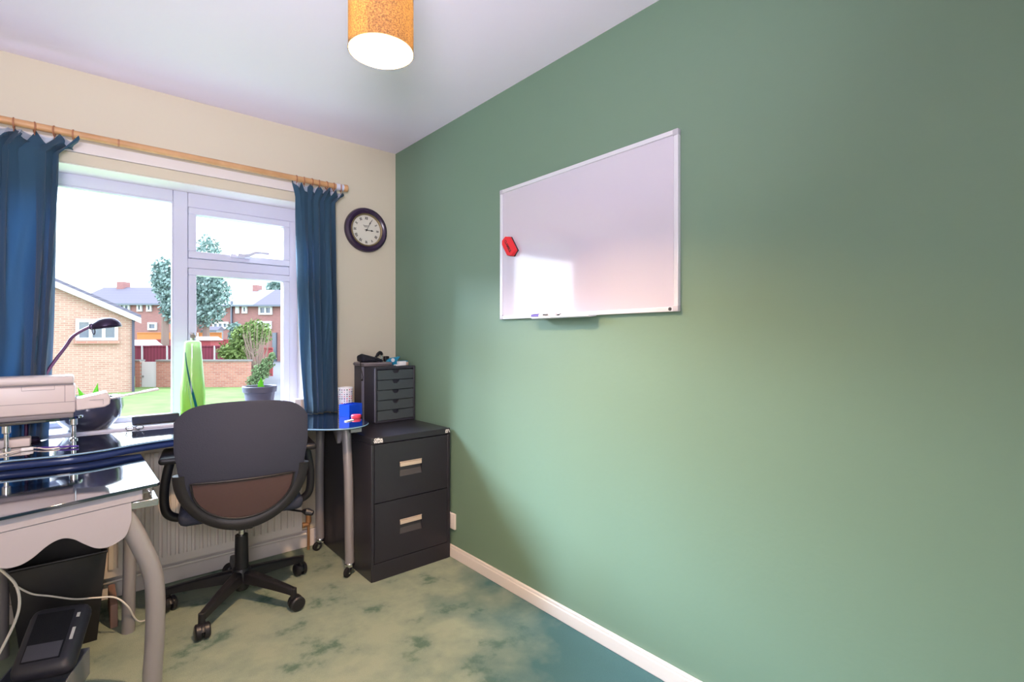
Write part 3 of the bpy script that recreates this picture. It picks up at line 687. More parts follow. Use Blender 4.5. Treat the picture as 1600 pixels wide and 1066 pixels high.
# lower shell: thicker bowl that frames the mesh window
zw1, zw0 = .625, .455; hwW = .19
def win(u, v):
    x = (u*2-1)*hwW; zt_ = zw1+.0; zbm = zw1-(zw1-zw0)*math.sqrt(max(0, 1-(x/hwW)**2))**.9
    z = zbm+(zt_-zbm)*v; return (x, yb(x, z)-.0150, z)
cb(MB().grid(win, 48, 12), 'mesh_panel', M['mesh_brown'], label='brown mesh lumbar panel')
rimp = [win(i/48, 1) for i in range(49)]+[win(1-i/48, 0) for i in range(1, 48)]
rimp = [(a, b_-.002, c) for a, b_, c in rimp]
cb(MB().tube(rimp, .0045, 8, closed=True), 'panel_rim', M['black'])
out = []
for i in range(61):
    a = PI+PI*i/60; x = .226*math.cos(a); z = .66+.232*math.sin(a); out.append((x, yb(x, z)-.004, z))
cb(MB().tube(out, .018, 10, flat=1.5), 'back_frame', M['black'])
cb(MB().rbox(-.235, .235, -.225, .22, .44, .505, .028, 4), 'seat', M['fabric'])
cb(MB().rbox(-.10, .10, -.14, .12, .395, .445, .012).rbox(-.035, .035, -.25, -.1, .40, .43, .01), 'tilt_mechanism', M['black'])
for s_ in (-1, 1):
    pts = spline([(s_*.20, -.02, .43), (s_*.25, -.03, .432), (s_*.285, -.045, .47), (s_*.29, -.055, .56), (s_*.278, -.06, .64), (s_*.268, -.06, .685)], 6)
    cb(MB().tube(pts, .018, 12, flat=1.0), 'arm_frame', M['black'])
    cb(MB().rbox(s_*.268-.038, s_*.268+.038, -.14, .10, .683, .712, .013, 4), 'armrest', M['black'])
cb(MB().tube([(0, 0, .29), (0, 0, .41)], .014, 16), 'gas_lift', M['chrome'], label='chrome gas lift')
cb(MB().tube([(0, 0, .13), (0, 0, .30)], [.030, .027], 20).lathe([(0, .05), (.026, .05), (.036, .065), (.044, .1), (.044, .13), (.034, .15), (0, .15)], n=24), 'column', M['black'])
cb(MB().tube([(.08, -.02, .42), (.19, -.09, .408), (.25, -.13, .40)], .005, 8).tube([(.245, -.125, .402), (.262, -.14, .40), (.285, -.155, .394)], [.008, .017, .011], 10), 'lever', M['black'])
for k in range(5):
    a = R(229+10+72*k); ca, sa = math.cos(a), math.sin(a); Mz = Matrix.Rotation(a, 4, 'Z'); RR = .295
    b = MB(); N = 10; prev = None; rings = []
    for i in range(N+1):
        t = i/N; x = .025+t*(RR-.025); zt_ = .142-.03*t-.012*t*t; h = .052-.024*t; wdt = .026-.010*t
        rings.append([b.b.verts.new(Mz @ Vector(q)) for q in ((x, -wdt, zt_-h), (x, wdt, zt_-h), (x, wdt*.85, zt_-.006), (x, wdt*.5, zt_), (x, -wdt*.5, zt_), (x, -wdt*.85, zt_-.006))])
    for i in range(N):
        for j in range(6): b.b.faces.new((rings[i][j], rings[i][(j+1) % 6], rings[i+1][(j+1) % 6], rings[i+1][j]))
    b.b.faces.new(rings[0]); b.b.faces.new(rings[-1][::-1])
    b.tube([(ca*RR, sa*RR, .055), (ca*RR, sa*RR, .099)], .013, 12)
    leg = cb(b, 'leg', M['black'], bevel=.002)
    b = MB(); sw = R((k*97+30) % 360)
    Mc = Matrix.Translation((ca*RR, sa*RR, 0)) @ Matrix.Rotation(a+R(40+k*23), 4, 'Z')
    for s_ in (-1, 1):
        b.lathe([(0, 0), (.025, 0), (.031, .003), (.031, .018), (.025, .023), (0, .024)], n=20, M=Mc @ Matrix.Translation((.012, 0, .0312)) @ Matrix.Rotation(-s_*PI/2, 4, 'X') @ Matrix.Translation((0, 0, .004)))
    b.rbox(-.012, .03, -.004, .004, .02, .056, .003, 2, M=Mc)
    # hood over the wheels
    hd = []
    for i in range(9):
        t = R(20+160*i/8); hd.append((.012+.03*math.cos(t), .0272+.03*math.sin(t)))
    b.tube([Mc @ Vector((x, 0, z)) for x, z in hd], .011, 8, flat=.3)
    o = b.build('castor', M['black'], parent=leg, local=True)

# ------------------------------------------------------------ printer on its glass stand
PZ = .878
ps = thing('printer_stand', 'raised dark glass shelf on chrome posts under the printer', 'stand', (-1.8, -.2, DZ))
plan = spline([(-2.2, -.27, 0), (-1.95, -.275, 0), (-1.72, -.255, 0), (-1.60, -.22, 0), (-1.555, -.17, 0), (-1.56, -.13, 0)], 6)
MB().prism([(p_.x, p_.y) for p_ in plan]+[(-2.2, -.13)], lambda a, b_: (a, b_, PZ-.012), lambda a, b_: (a, b_, PZ)).build('shelf_glass', M['deskglass'], ps, bevel=.002)
for (x, y) in ((-1.585, -.17), (-1.78, -.255)):
    MB().lathe([(0, 0), (.014, 0), (.014, .006), (.008, .01), (.008, .06), (.014, .064), (.014, PZ-.012-DZ-.0005), (0, PZ-.012-DZ-.0005)], (x, y, DZ), n=16).build('post', M['chrome'], ps)
pr_ = thing('printer', 'white all-in-one printer with open side paper tray on the glass stand', 'printer', (-1.8, -.2, PZ))
PX1 = -1.579; PY0, PY1 = -.262, -.135; z0 = PZ+.001
PY1 = -.14
MB().rbox(-2.02, PX1, PY0, PY1, z0+.020, z0+.135, .008).build('body', M['printer'], pr_)
MB().rbox(-2.01, PX1-.006, PY0+.006, PY1-.004, z0, z0+.0205, .004).build('base', M['printer_seam'], pr_)
MB().rbox(-2.022, PX1-.004, PY0-.004, PY1, z0+.139, z0+.172, .010).build('lid', M['printer'], pr_)
MB().box(-2.01, PX1-.003, PY0-.0008, PY0+.01, z0+.0655, z0+.0672).box(PX1-.033, PX1-.0315, PY0-.0008, PY0+.01, z0+.067, z0+.135).box(-2.01, PX1-.006, PY0+.002, PY1-.004, z0+.134, z0+.1395).box(-1.738, -1.642, PY0-.0008, PY0+.01, z0+.118, z0+.1195).box(-1.738, -1.737, PY0-.0008, PY0+.01, z0+.118, z0+.135).box(-1.643, -1.642, PY0-.0008, PY0+.01, z0+.118, z0+.135).build('seam', M['printer_seam'], pr_)
MB().prism([(PX1+.001, z0+.026), (-1.485, z0+.034), (-1.468, z0+.045), (-1.466, z0+.072), (-1.478, z0+.097), (PX1+.001, z0+.074)], lambda a, c: (a, PY0+.006, c), lambda a, c: (a, PY1-.01, c)).build('output_flap', M['printer'], pr_, bevel=.005)
MB().box(-1.535, -1.49, PY0+.0045, PY0+.01, z0+.066, z0+.0673).box(-1.491, -1.49, PY0+.0045, PY0+.01, z0+.046, z0+.066).build('flap_seam', M['printer_seam'], pr_)
ar = MB(); Mx = Matrix.Translation((-1.50, -.20, z0+.056)) @ Matrix.Rotation(R(-9.5), 4, 'Y')
ar.rbox(0, .20, -.018, .018, 0, .006, .002, 2, M=Mx).rbox(.15, .21, -.03, .03, 0.0, .007, .002, 2, M=Mx); ar.build('paper_support', M['printer'], pr_)
tx = MB().rbox(-1.99, -1.715, -.235, -.16, DZ+.0005, DZ+.033, .004).build('document_box', M['printer']); tag(tx, 'flat pale grey box lying on the desk under the printer stand', 'box')

# desk lamp
dl = thing('desk_lamp', 'dark gooseneck desk lamp rising behind the printer', 'desk lamp', (-1.72, -.09, DZ))
MB().lathe([(0, 0), (.045, 0), (.048, .006), (.042, .014), (.02, .02), (0, .02)], (-1.735, -.10, DZ+.0005), n=32).build('base', mat('dark_plum_metal', (54, 42, 70), .3, metal=.5), dl)
LM = bpy.data.materials['dark_plum_metal']
neck = spline([(-1.735, -.10, DZ+.01), (-1.725, -.10, .93), (-1.665, -.10, 1.07), (-1.61, -.102, 1.17), (-1.59, -.105, 1.208), (-1.56, -.11, 1.235), (-1.525, -.112, 1.258)], 8)
MB().tube(neck, .0065, 12).build('gooseneck', mat('plum_gooseneck', (96, 60, 96), .35, metal=.4), dl)
Hm = Matrix.Translation((-1.476, -.115, 1.252)) @ Matrix.Rotation(R(-9), 4, 'Y') @ Matrix.Diagonal((.98, .8, .8, 1))
MB().lathe([(.056, 0), (.0555, .012), (.050, .028), (.038, .043), (.02, .051), (0, .053)], n=36, M=Hm).build('lamp_head', LM, dl, solid=.002)
MB().tube([Hm @ Vector((.056*math.cos(2*PI*k/36), .056*math.sin(2*PI*k/36), -.001)) for k in range(36)], .0025, 6, closed=True).build('head_rim', LM, dl)
MB().lathe([(.052, .002), (.04, .02), (.02, .034), (0, .038)], n=32, M=Hm).build('reflector', mat('silver_reflector', (210, 215, 230), .3, metal=.6), dl)
MB().tube(spline([(-1.527, -.135, 1.25), (-1.523, -.137, 1.228), (-1.518, -.139, 1.22), (-1.515, -.139, 1.23), (-1.517, -.137, 1.245)]), .002, 6).rbox(-1.535, -1.512, -.135, -.10, 1.243, 1.268, .005).build('switch', LM, dl)

# ------------------------------------------------------------ sill objects
vs = thing('glass_vase', 'tall lime green glass vase with a dark teal swirl on the sill', 'vase', (-1.125, .035, .785))
def vprof(t): return .050+.003*math.sin(PI*min(1, t*1.6))-.016*max(0, (t-.35)/.65)**1.2
vm = MB(); H_ = .405
def vf(u, v):
    a = 2*PI*u; r_ = vprof(v)*(1-.25*max(0, (v-.985)/.015)); e = 1.0
    return (-1.125+r_*math.cos(a)*1.0, .035+r_*math.sin(a)*.8, .7855+H_*v)
vm.grid(vf, 40, 50); bmesh.ops.remove_doubles(vm.b, verts=vm.b.verts, dist=.0003)
vm.face([vf(k/40, 0) for k in range(40)])
VG = mat('lime_green_glass', (176, 232, 112), .12, spec=.6, coat=.6, trans=.5)
nt = VG.node_tree; Lk = nt.links; t_ = nt.nodes.new('ShaderNodeTexCoord'); sx = nt.nodes.new('ShaderNodeSeparateXYZ'); rp_ = nt.nodes.new('ShaderNodeValToRGB'); mr = nt.nodes.new('ShaderNodeMapRange')
mr.inputs['From Min'].default_value = .785; mr.inputs['From Max'].default_value = 1.19
rp_.color_ramp.elements[0].color = (*lin((176, 226, 84)), 1); rp_.color_ramp.elements[1].color = (*lin((214, 236, 196)), 1)
Lk.new(t_.outputs['Object'], sx.inputs[0]); Lk.new(sx.outputs['Z'], mr.inputs['Value']); Lk.new(mr.outputs['Result'], rp_.inputs['Fac'])
Lk.new(rp_.outputs['Color'], nt.nodes['Principled BSDF'].inputs['Base Color'])
for n_ in nt.nodes:
    if n_.type == 'BSDF_TRANSLUCENT': Lk.new(rp_.outputs['Color'], n_.inputs['Color'])
vm.build('vase_body', VG, vs, solid=.004, smooth=60)
def stripe(u0, u1, pw, wd, z0_=.05, z1_=.96):
    b = MB(); ctr = PI+HEAD*0+R(232)
    def f(u, v):
        vv = z0_+(z1_-z0_)*v; sw = (1-vv)**pw
        a = ctr+R(u0)+(R(u1)-R(u0))*sw+(u-.5)*wd*(.5+sw)
        r_ = vprof(vv)+.0025
        return (-1.125+r_*math.cos(a-PI), .035+r_*math.sin(a-PI)*.8, .785+H_*vv)
    return b.grid(f, 4, 60)
stripe(-45, 62, .8, .17, .03, .86).build('swirl', mat('dark_teal_glass', (0, 92, 100), .15, coat=.5), vs)
stripe(-20, 40, 1.3, .05, .03, .5).build('swirl', mat('pale_aqua_glass', (120, 200, 130), .15, coat=.5), vs)

fp = thing('flower_pot', 'small grey plastic flower pot with one green shoot on the sill', 'plant pot', (-.80, .07, .785))
MB().lathe([(0, .0), (.062, 0), (.064, .003), (.078, .118), (.086, .12), (.089, .15), (.085, .153), (.080, .15), (.076, .125), (0, .125)], (-.80, .07, .7855), n=40).build('pot', M['pot_grey'], fp)
MB().lathe([(0, .136), (.04, .135), (.077, .128), (.077, .12), (0, .12)], (-.80, .07, .7855), n=30).build('soil', M['soil'], fp)
def blade(base, tip, wd, curl=0, th=.003, n=10, side=(1, 0, 0)):
    b = MB(); base = Vector(base); tip = Vector(tip); sd_ = Vector(side).normalized(); d = (tip-base)
    nn = d.cross(sd_).normalized()
    def f(u, v):
        w_ = wd*math.sin(PI*(.15+.85*v))**.8*(1-v**4)+.0004
        p_ = base+d*v+nn*curl*math.sin(PI*v)+nn*(-.35*w_)*(1-(2*u-1)**2)
        return p_+sd_*(2*u-1)*w_
    return b.grid(f, 6, n)
q = blade((-.80, .055, .915), (-.798, .05, .985), .014, .004); q.build('shoot', M['leaf'], fp, solid=.003)
blade((-.79, .06, .915), (-.782, .055, .94), .012, .002, side=(.8, .6, 0)).build('leaf', M['leaf'], fp, solid=.002)

bw = thing('planter_bowl', 'large dark glazed bowl with a small green plant behind the printer tray', 'plant pot', (-1.52, .04, .785))
MB().lathe([(0, 0), (.07, 0), (.078, .006), (.115, .05), (.13, .1), (.127, .135), (.131, .142), (.127, .147), (.119, .142), (.118, .12), (0, .115)], (-1.535, .035, .7855), n=48).build('bowl', M['pot_dark'], bw)
MB().lathe([(0, .128), (.06, .126), (.118, .122), (.118, .11), (0, .11)], (-1.535, .035, .7855), n=30).build('soil', M['soil'], bw)
blade((-1.52, -.02, .905), (-1.503, -.03, 1.0), .011, .006).build('leaf', M['leaf'], bw, solid=.002)
blade((-1.525, -.02, .905), (-1.572, -.04, .985), .012, .012, side=(.6, .5, .3)).build('leaf', M['leaf'], bw, solid=.002)
blade((-1.53, .0, .905), (-1.60, -.01, .955), .016, .015, side=(.3, .8, .2)).build('leaf', mat('dark_striped_leaf', (50, 70, 90), .5), bw, solid=.002)

bb = thing('black_bar', 'small black bar lying on the sill beside the green vase', 'bar', (-1.29, .04, .785))
MB().rbox(-1.375, -1.185, .02, .055, .7855, .828, .005).build('case', M['black'], bb)
MB().box(-1.37, -1.19, .019, .0205, .792, .822).build('grille', M['fabric'], bb)
def squiggle(name, pts, r, m, label, cat='cable'):
    o = MB().tube(spline(pts, 8), r, 7).build(name, m); tag(o, label, cat); return o
gl = thing('spectacles', 'folded pair of spectacles lying at the window edge of the desk', 'glasses', (-1.37, -.06, DZ))
g = MB()
for s_ in (0, 1):
    cx_ = -1.39+s_*.036; g.tube([(cx_+.015*math.cos(2*PI*k/16), -.085+.004*math.sin(2*PI*k/16), DZ+.014+.010*math.sin(2*PI*k/16)) for k in range(16)], .0016, 6, closed=True)
g.tube([(-1.375, -.085, DZ+.018), (-1.372, -.088, DZ+.02), (-1.369, -.085, DZ+.018)], .0016, 6)
g.build('rims', M['ink'], gl)
MB().tube([(-1.405, -.085, DZ+.018), (-1.40, -.06, DZ+.004), (-1.35, -.055, DZ+.003)], .002, 6).tube([(-1.339, -.085, DZ+.018), (-1.345, -.065, DZ+.006), (-1.39, -.05, DZ+.003)], .002, 6).build('temples', M['chrome'], gl)
af = thing('plug_in_box', 'small white plastic plug-in box on the sill behind the right curtain', 'box', (-.60, .02, .785))
MB().rbox(-.632, -.575, .0, .03, .7855, .855, .005).build('shell', M['white_trim'], af)
MB().rbox(-.600, -.577, -.001, .01, .795, .85, .002).build('side_vent', M['beige_plastic'], af)

# things on the right end of the desk
cup = thing('pencil_cup', 'tall white tumbler with small coloured dots beside the right curtain', 'cup', (-.395, -.16, DZ))
cx_, cy_ = -.41, -.18
cup.location = (cx_, cy_, DZ)
MB().lathe([(0, 0), (.036, 0), (.037, .002), (.041, .148), (.039, .149), (.035, .006), (0, .006)], (cx_, cy_, DZ+.0005), n=36).build('tumbler', M['paper'], cup)
dots = [MB() for _ in range(4)]
for r_ in range(11):
    for k in range(18):
        a = 2*PI*k/18; z = DZ+.012+r_*.0125; rr = .037+.004*(z-DZ)/.148+.0008; s_ = random.uniform(.002, .0045)
        c = Vector((cx_+rr*math.cos(a), cy_+rr*math.sin(a), z)); tn = Vector((-math.sin(a), math.cos(a), 0)); up_ = Vector((0, 0, 1))
        q = random.randrange(4); dots[q].face([c+(tn*math.cos(2*PI*j/8)+up_*math.sin(2*PI*j/8))*s_ for j in range(8)])
for b_, cl, nm in zip(dots, ((40, 40, 90), (200, 60, 80), (90, 120, 110), (110, 80, 130)), ('blue', 'red', 'green', 'violet')): b_.build('dots', mat(nm+'_dot_print', cl, .5), cup)
bo = thing('desk_organizer', 'bright blue open plastic box beside the dotted tumbler', 'organizer', (-.40, -.22, DZ))
bm_ = Matrix.Translation((-.422, -.283, DZ+.0005)) @ Matrix.Rotation(R(26), 4, 'Z') @ Matrix.Diagonal((1.05, 1, 1.05, 1))
b = MB()
for q in ((-.05, .05, -.035, -.032, 0, .062), (-.05, .05, .032, .035, 0, .062), (-.05, -.047, -.032, .032, 0, .062), (.047, .05, -.032, .032, 0, .062), (-.047, .047, -.032, .032, 0, .003), (-.004, -.001, -.032, .032, .003, .06)): b.box(*q, M=bm_)
b.build('box_body', M['blue'], bo)
pk = thing('tape_roll', 'pink plastic disc leaning by the blue organizer on the desk end', 'tape', (-.435, -.385, DZ))
MB().lathe([(0, 0), (.024, 0), (.026, .004), (.026, .014), (.022, .018), (0, .018)], (-.435, -.385, DZ+.0005), n=28).build('disc', M['pink'], pk)
sp = MB().box(-.03, .03, -.008, .008, 0, .004, M=Matrix.Translation((-.505, -.46, DZ+.0005)) @ Matrix.Rotation(R(30), 4, 'Z')).build('paper_slip', M['paper'], bevel=.001); tag(sp, 'narrow white paper slip on the glass near the desk end', 'paper')

# cables and clutter near the printer
squiggle('cable', [(-1.86, -.42, DZ+.004), (-1.77, -.38, DZ+.006), (-1.72, -.31, DZ+.004), (-1.69, -.33, DZ+.006), (-1.66, -.37, DZ+.004), (-1.62, -.36, DZ+.004), (-1.60, -.33, DZ+.004)], .0028, M['cable'], 'white cable curling over the desk glass in front of the printer')
plg = MB().rbox(-1.735, -1.70, -.345, -.325, DZ+.0005, DZ+.012, .003).build('adapter', M['paper']); tag(plg, 'small white adapter on the desk glass beneath the printer', 'adapter')
penb = MB().tube([(-1.69, -.33, DZ+.006), (-1.57, -.39, DZ+.006)], .0035, 8).build('pen', M['purple']); tag(penb, 'thin dark violet pen on the desk glass left of the bowl', 'pen')

# ------------------------------------------------------------ under the side desk
bin_ = thing('waste_bin', 'black rectangular waste bin standing under the side table', 'bin', (-1.62, -.29, 0))
b = MB(); bot = [(-1.73, -.39), (-1.515, -.39), (-1.515, -.17), (-1.73, -.17)]; top_ = [(-1.765, -.425), (-1.485, -.425), (-1.485, -.135), (-1.765, -.135)]
vb_ = [b.b.verts.new((x, y, .002)) for x, y in bot]; vt = [b.b.verts.new((x, y, .355)) for x, y in top_]
b.b.faces.new(vb_[::-1])
for i in range(4): b.b.faces.new((vb_[i], vb_[(i+1) % 4], vt[(i+1) % 4], vt[i]))
b.build('bin_body', M['black'], bin_, solid=.004, bevel=.003)
MB().tube([(x, y, .357) for x, y in ((-1.765, -.425), (-1.625, -.425), (-1.485, -.425), (-1.485, -.28), (-1.485, -.135), (-1.625, -.135), (-1.765, -.135), (-1.765, -.28))], .006, 8, closed=True).build('rim', M['black'], bin_)
cbx = MB().rbox(-1.47, -1.445, -.33, -.1, .001, .098, .003).build('wooden_block', mat('brown_board', (150, 116, 104), .6)); tag(cbx, 'small brown board standing on the carpet beside the black bin', 'board')
cs = thing('speaker', 'rounded black device with a mesh grille leaning under the side table', 'speaker', (-1.63, -.62, 0))
Mc = Matrix.Translation((-1.635, -.66, .165)) @ Matrix.Rotation(R(-18), 4, 'Z') @ Matrix.Rotation(R(38), 4, 'X')
b = MB().rbox(-.085, .085, -.115, .115, -.035, .035, .033, 5, M=Mc); b.build('shell', mat('charcoal_moulded_plastic', (58, 58, 70), .45, bump=(200, .05)), cs, smooth=60)
MB().rbox(-.058, .045, -.075, .085, .033, .038, .0022, 2, M=Mc).build('grille', mat('black_speaker_mesh', (24, 26, 40), .8, bump=(500, .6)), cs)
MB().rbox(-.054, .041, -.071, -.02, .0375, .0395, .0009, 2, M=Mc).build('grey_pad', mat('grey_mesh_pad', (92, 92, 108), .7, bump=(500, .4)), cs)
MB().box(.055, .064, -.02, .02, .0335, .0352, M=Mc).build('sticker', M['whiteprint'], cs); MB().box(.055, .064, .055, .07, .0335, .0352, M=Mc).build('sticker', M['whiteprint'], cs)
tb = thing('plastic_crate', 'low smoky plastic crate on the floor under the leaning black device', 'crate', (-1.66, -.66, 0))
b = MB()
for q in ((-.10, .10, -.10, -.097, 0, .095), (-.10, .10, .097, .10, 0, .095), (-.10, -.097, -.10, .10, 0, .095), (.097, .10, -.10, .10, 0, .095), (-.097, .097, -.097, .097, 0, .004)): b.box(*q, M=Matrix.Translation((-1.665, -.70, .001)) @ Matrix.Rotation(R(-18), 4, 'Z'))
b.build('tub', M['clearbox'], tb)
MB().rbox(-.055, -.025, -.112, -.097, .04, .108, .003, M=Matrix.Translation((-1.665, -.70, .001)) @ Matrix.Rotation(R(-18), 4, 'Z')).build('clip', M['alu'], tb)
squiggle('cable', [(-1.80, -.60, .47), (-1.755, -.62, .42), (-1.725, -.64, .37), (-1.72, -.66, .30), (-1.75, -.70, .22), (-1.80, -.74, .13), (-1.86, -.76, .02)], .0042, M['cable'], 'thick white cable hanging in a loop at the left table leg')
squiggle('cable', [(-1.745, -.44, .31), (-1.70, -.44, .265), (-1.65, -.44, .24), (-1.58, -.44, .205), (-1.52, -.44, .19), (-1.46, -.45, .175), (-1.42, -.46, .13), (-1.38, -.40, .03), (-1.31, -.33, .006), (-1.26, -.30, .006)], .0032, M['cable'], 'white cable trailing past the bin toward the chair castor')

# ------------------------------------------------------------ outside: gardens and houses
GZ = -.8
def W(L, D, z): return Vector((CAM[0]+FW[0]*D+RT[0]*L, CAM[1]+FW[1]*D+RT[1]*L, z))
def px(x, D): return (x-800)/788*D
def pz(y, D): return CAM[2]-(y-530)/788*D
def ob(b, L0, L1, D0, D1, z0, z1):
    ps_ = [W(L, D, z) for z in (z0, z1) for L, D in ((L0, D0), (L1, D0), (L1, D1), (L0, D1))]
    v = [b.b.verts.new(p_) for p_ in ps_]
    for f in ((3, 2, 1, 0), (4, 5, 6, 7), (0, 1, 5, 4), (1, 2, 6, 5), (2, 3, 7, 6), (3, 0, 4, 7)): b.b.faces.new([v[i] for i in f])
    return b
O = {}
O['grass'] = mat('lawn_grass', (120, 146, 86), .9, noise=(1.4, (100, 126, 72), .35, .65), bump=(30, .5))
O['path'] = mat('grey_path', (120, 122, 132), .9)
O['brick'] = brick_mat('pale_brick', (158, 120, 108), (172, 134, 122), (176, 160, 146), vec='world')
O['brick_red'] = brick_mat('red_brick', (156, 100, 90), (172, 118, 104), (160, 140, 128))
O['brick_far'] = brick_mat('dark_red_brick', (140, 98, 98), (150, 106, 104), (136, 100, 96))
O['roof'] = ribbed('grey_roof_tiles', (106, 102, 118), (88, 84, 100), 3, 'Z', .85)
O['roof_pale'] = mat('sky_reflection_roof', (140, 152, 160), .5)  # pale tone paints the sky's reflection onto the roof
O['white'] = mat('white_render', (200, 200, 204), .6)
O['pane'] = mat('dark_window_pane', (70, 80, 96), .1, spec=.8)
O['maroon'] = ribbed('maroon_fence', (126, 50, 72), (108, 40, 60), 2.5, 'X', .8)
O['redf'] = mat('red_fence', (150, 66, 72), .8)
O['orange'] = mat('orange_fence', (190, 120, 70), .8)
O['leaf_a'] = mat('blue_green_foliage', (138, 160, 158), .8, noise=(2, (106, 132, 128), .3, .7))
O['leaf_b'] = mat('olive_foliage', (118, 138, 76), .8, noise=(3, (88, 110, 60), .3, .7))
O['twig'] = mat('bare_twigs', (128, 108, 100), .9)
O['stone'] = mat('grey_coping', (120, 116, 116), .8)
O['green_dark'] = mat('verge_foliage', (100, 120, 84), .9)
g_ = MB(); ob(g_, -60, 40, 1.5, 90, GZ-.3, GZ); go = g_.build('lawn', O['grass']); go['kind'] = 'structure'; go.name = 'ground'
g_ = MB(); 
for q in ([W(px(399, 16), 16, GZ+.01), W(px(470, 14), 14, GZ+.01), W(px(470, 46), 46, GZ+.01), W(px(426, 46), 46, GZ+.01)],): g_.face(q)
pt = g_.build('path', O['path'], solid=.02); pt['kind'] = 'structure'
# gable house
hd_ = 19.2; HC = W(px(207, hd_), hd_, GZ); h = thing('house', 'pale brick gable house with white window left of the lawn', 'house', (HC.x-5, HC.y+4, GZ))
ze = pz(497, hd_); hw_ = 5.2; zr = ze+hw_*.50; hx, hy = HC.x, HC.y
b = MB().prism([(hx-2*hw_, GZ), (hx, GZ), (hx, ze), (hx-hw_, zr), (hx-2*hw_, ze)], lambda a, c: (a, hy, c), lambda a, c: (a, hy+8, c)); b.build('walls', O['brick'], h)
for s_ in (1, -1):
    e0 = (hx-hw_+(hw_+.25)*s_, ze-.25*.5); t0 = (hx-hw_, zr)
    MB().prism([(t0[0], t0[1]+.26), (e0[0], e0[1]+.24), (e0[0], e0[1]+.06), (t0[0], t0[1]+.06)], lambda a, c: (a, hy-.2, c), lambda a, c: (a, hy+8.2, c)).build('roof', O['roof'], h)
    MB().prism([(t0[0], t0[1]+.14), (e0[0], e0[1]+.12), (e0[0], e0[1]-.08), (t0[0], t0[1]-.08)], lambda a, c: (a, hy-.26, c), lambda a, c: (a, hy-.21, c)).build('bargeboard', O['white'], h)
def ray_y(x, y, Yv):
    u = (x-800)/788; w_ = -(y-530)/788; dx = FW[0]+u*RT[0]; dy = FW[1]+u*RT[1]; t = (Yv-CAM[1])/dy
    return CAM[0]+t*dx, CAM[2]+t*w_
def owin(parent, x0, x1, y0, y1, D, panes=1, fr=.1, th=.12):
    L0, L1, z0, z1 = px(x0, D), px(x1, D), pz(y1, D), pz(y0, D); b = MB()
    ob(b, L0, L1, D-th, D, z0, z0+fr); ob(b, L0, L1, D-th, D, z1-fr, z1); wd = (L1-L0-fr)/panes
    for i in range(panes+1): ob(b, L0+i*wd, L0+i*wd+fr, D-th, D, z0+fr, z1-fr)
    f = b.build('window', O['white'], parent); ob(MB(), 0, 1, 0, 1, 0, 1)
    p_ = MB(); ob(p_, L0+fr, L1-fr, D-th*.4, D, z0+fr, z1-fr); p_.build('pane', O['pane'], f)
wx0, wz1 = ray_y(118, 499, hy); wx1, wz0 = ray_y(184, 532, hy)
b = MB().box(wx0, wx1, hy-.12, hy, wz0, wz0+.1).box(wx0, wx1, hy-.12, hy, wz1-.1, wz1)
for i in range(4): b.box(wx0+(wx1-wx0-.1)*i/3, wx0+(wx1-wx0-.1)*i/3+.1, hy-.12, hy, wz0+.1, wz1-.1)
f = b.build('window', O['white'], h); MB().box(wx0+.1, wx1-.1, hy-.05, hy, wz0+.1, wz1-.1).build('pane', O['pane'], f)
MB().box(wx0-.05, wx1+.05, hy-.14, hy, wz0-.12, wz0-.01).build('window_ledge', O['brick_red'], h)
MB().box(hx-.02, hx+.06, hy-.1, hy-.001, GZ, ze).build('drainpipe', mat('dark_drainpipe', (60, 60, 80), .5), h)
# garden wall and gate
wd_ = 21; gw = thing('garden_wall', 'low red brick garden wall across the lawn', 'wall', W(px(320, wd_), wd_, GZ))
zt_ = pz(565, wd_)
b = MB(); ob(b, px(211, wd_), px(219, wd_), wd_, wd_+.25, GZ, zt_); ob(b, px(244, wd_), px(388, wd_), wd_, wd_+.25, GZ, zt_); b.build('brickwork', O['brick_red'], gw)
b = MB(); ob(b, px(205, wd_), px(219, wd_), wd_-.05, wd_+.3, zt_, zt_+.07); ob(b, px(244, wd_), px(389, wd_), wd_-.05, wd_+.3, zt_, zt_+.07); b.build('coping', O['stone'], gw)
gt = thing('garden_gate', 'white painted garden gate set in the brick wall', 'gate', W(px(231, wd_), wd_, GZ))
b = MB(); ob(b, px(220, wd_), px(243.5, wd_), wd_+.05, wd_+.12, GZ, zt_-.02); b.build('gate_leaf', O['white'], gt)
b = MB(); ob(b, px(222, wd_), px(223.5, wd_), wd_, wd_+.05, pz(590, wd_), pz(587, wd_)); b.build('latch', O['stone'], gt)
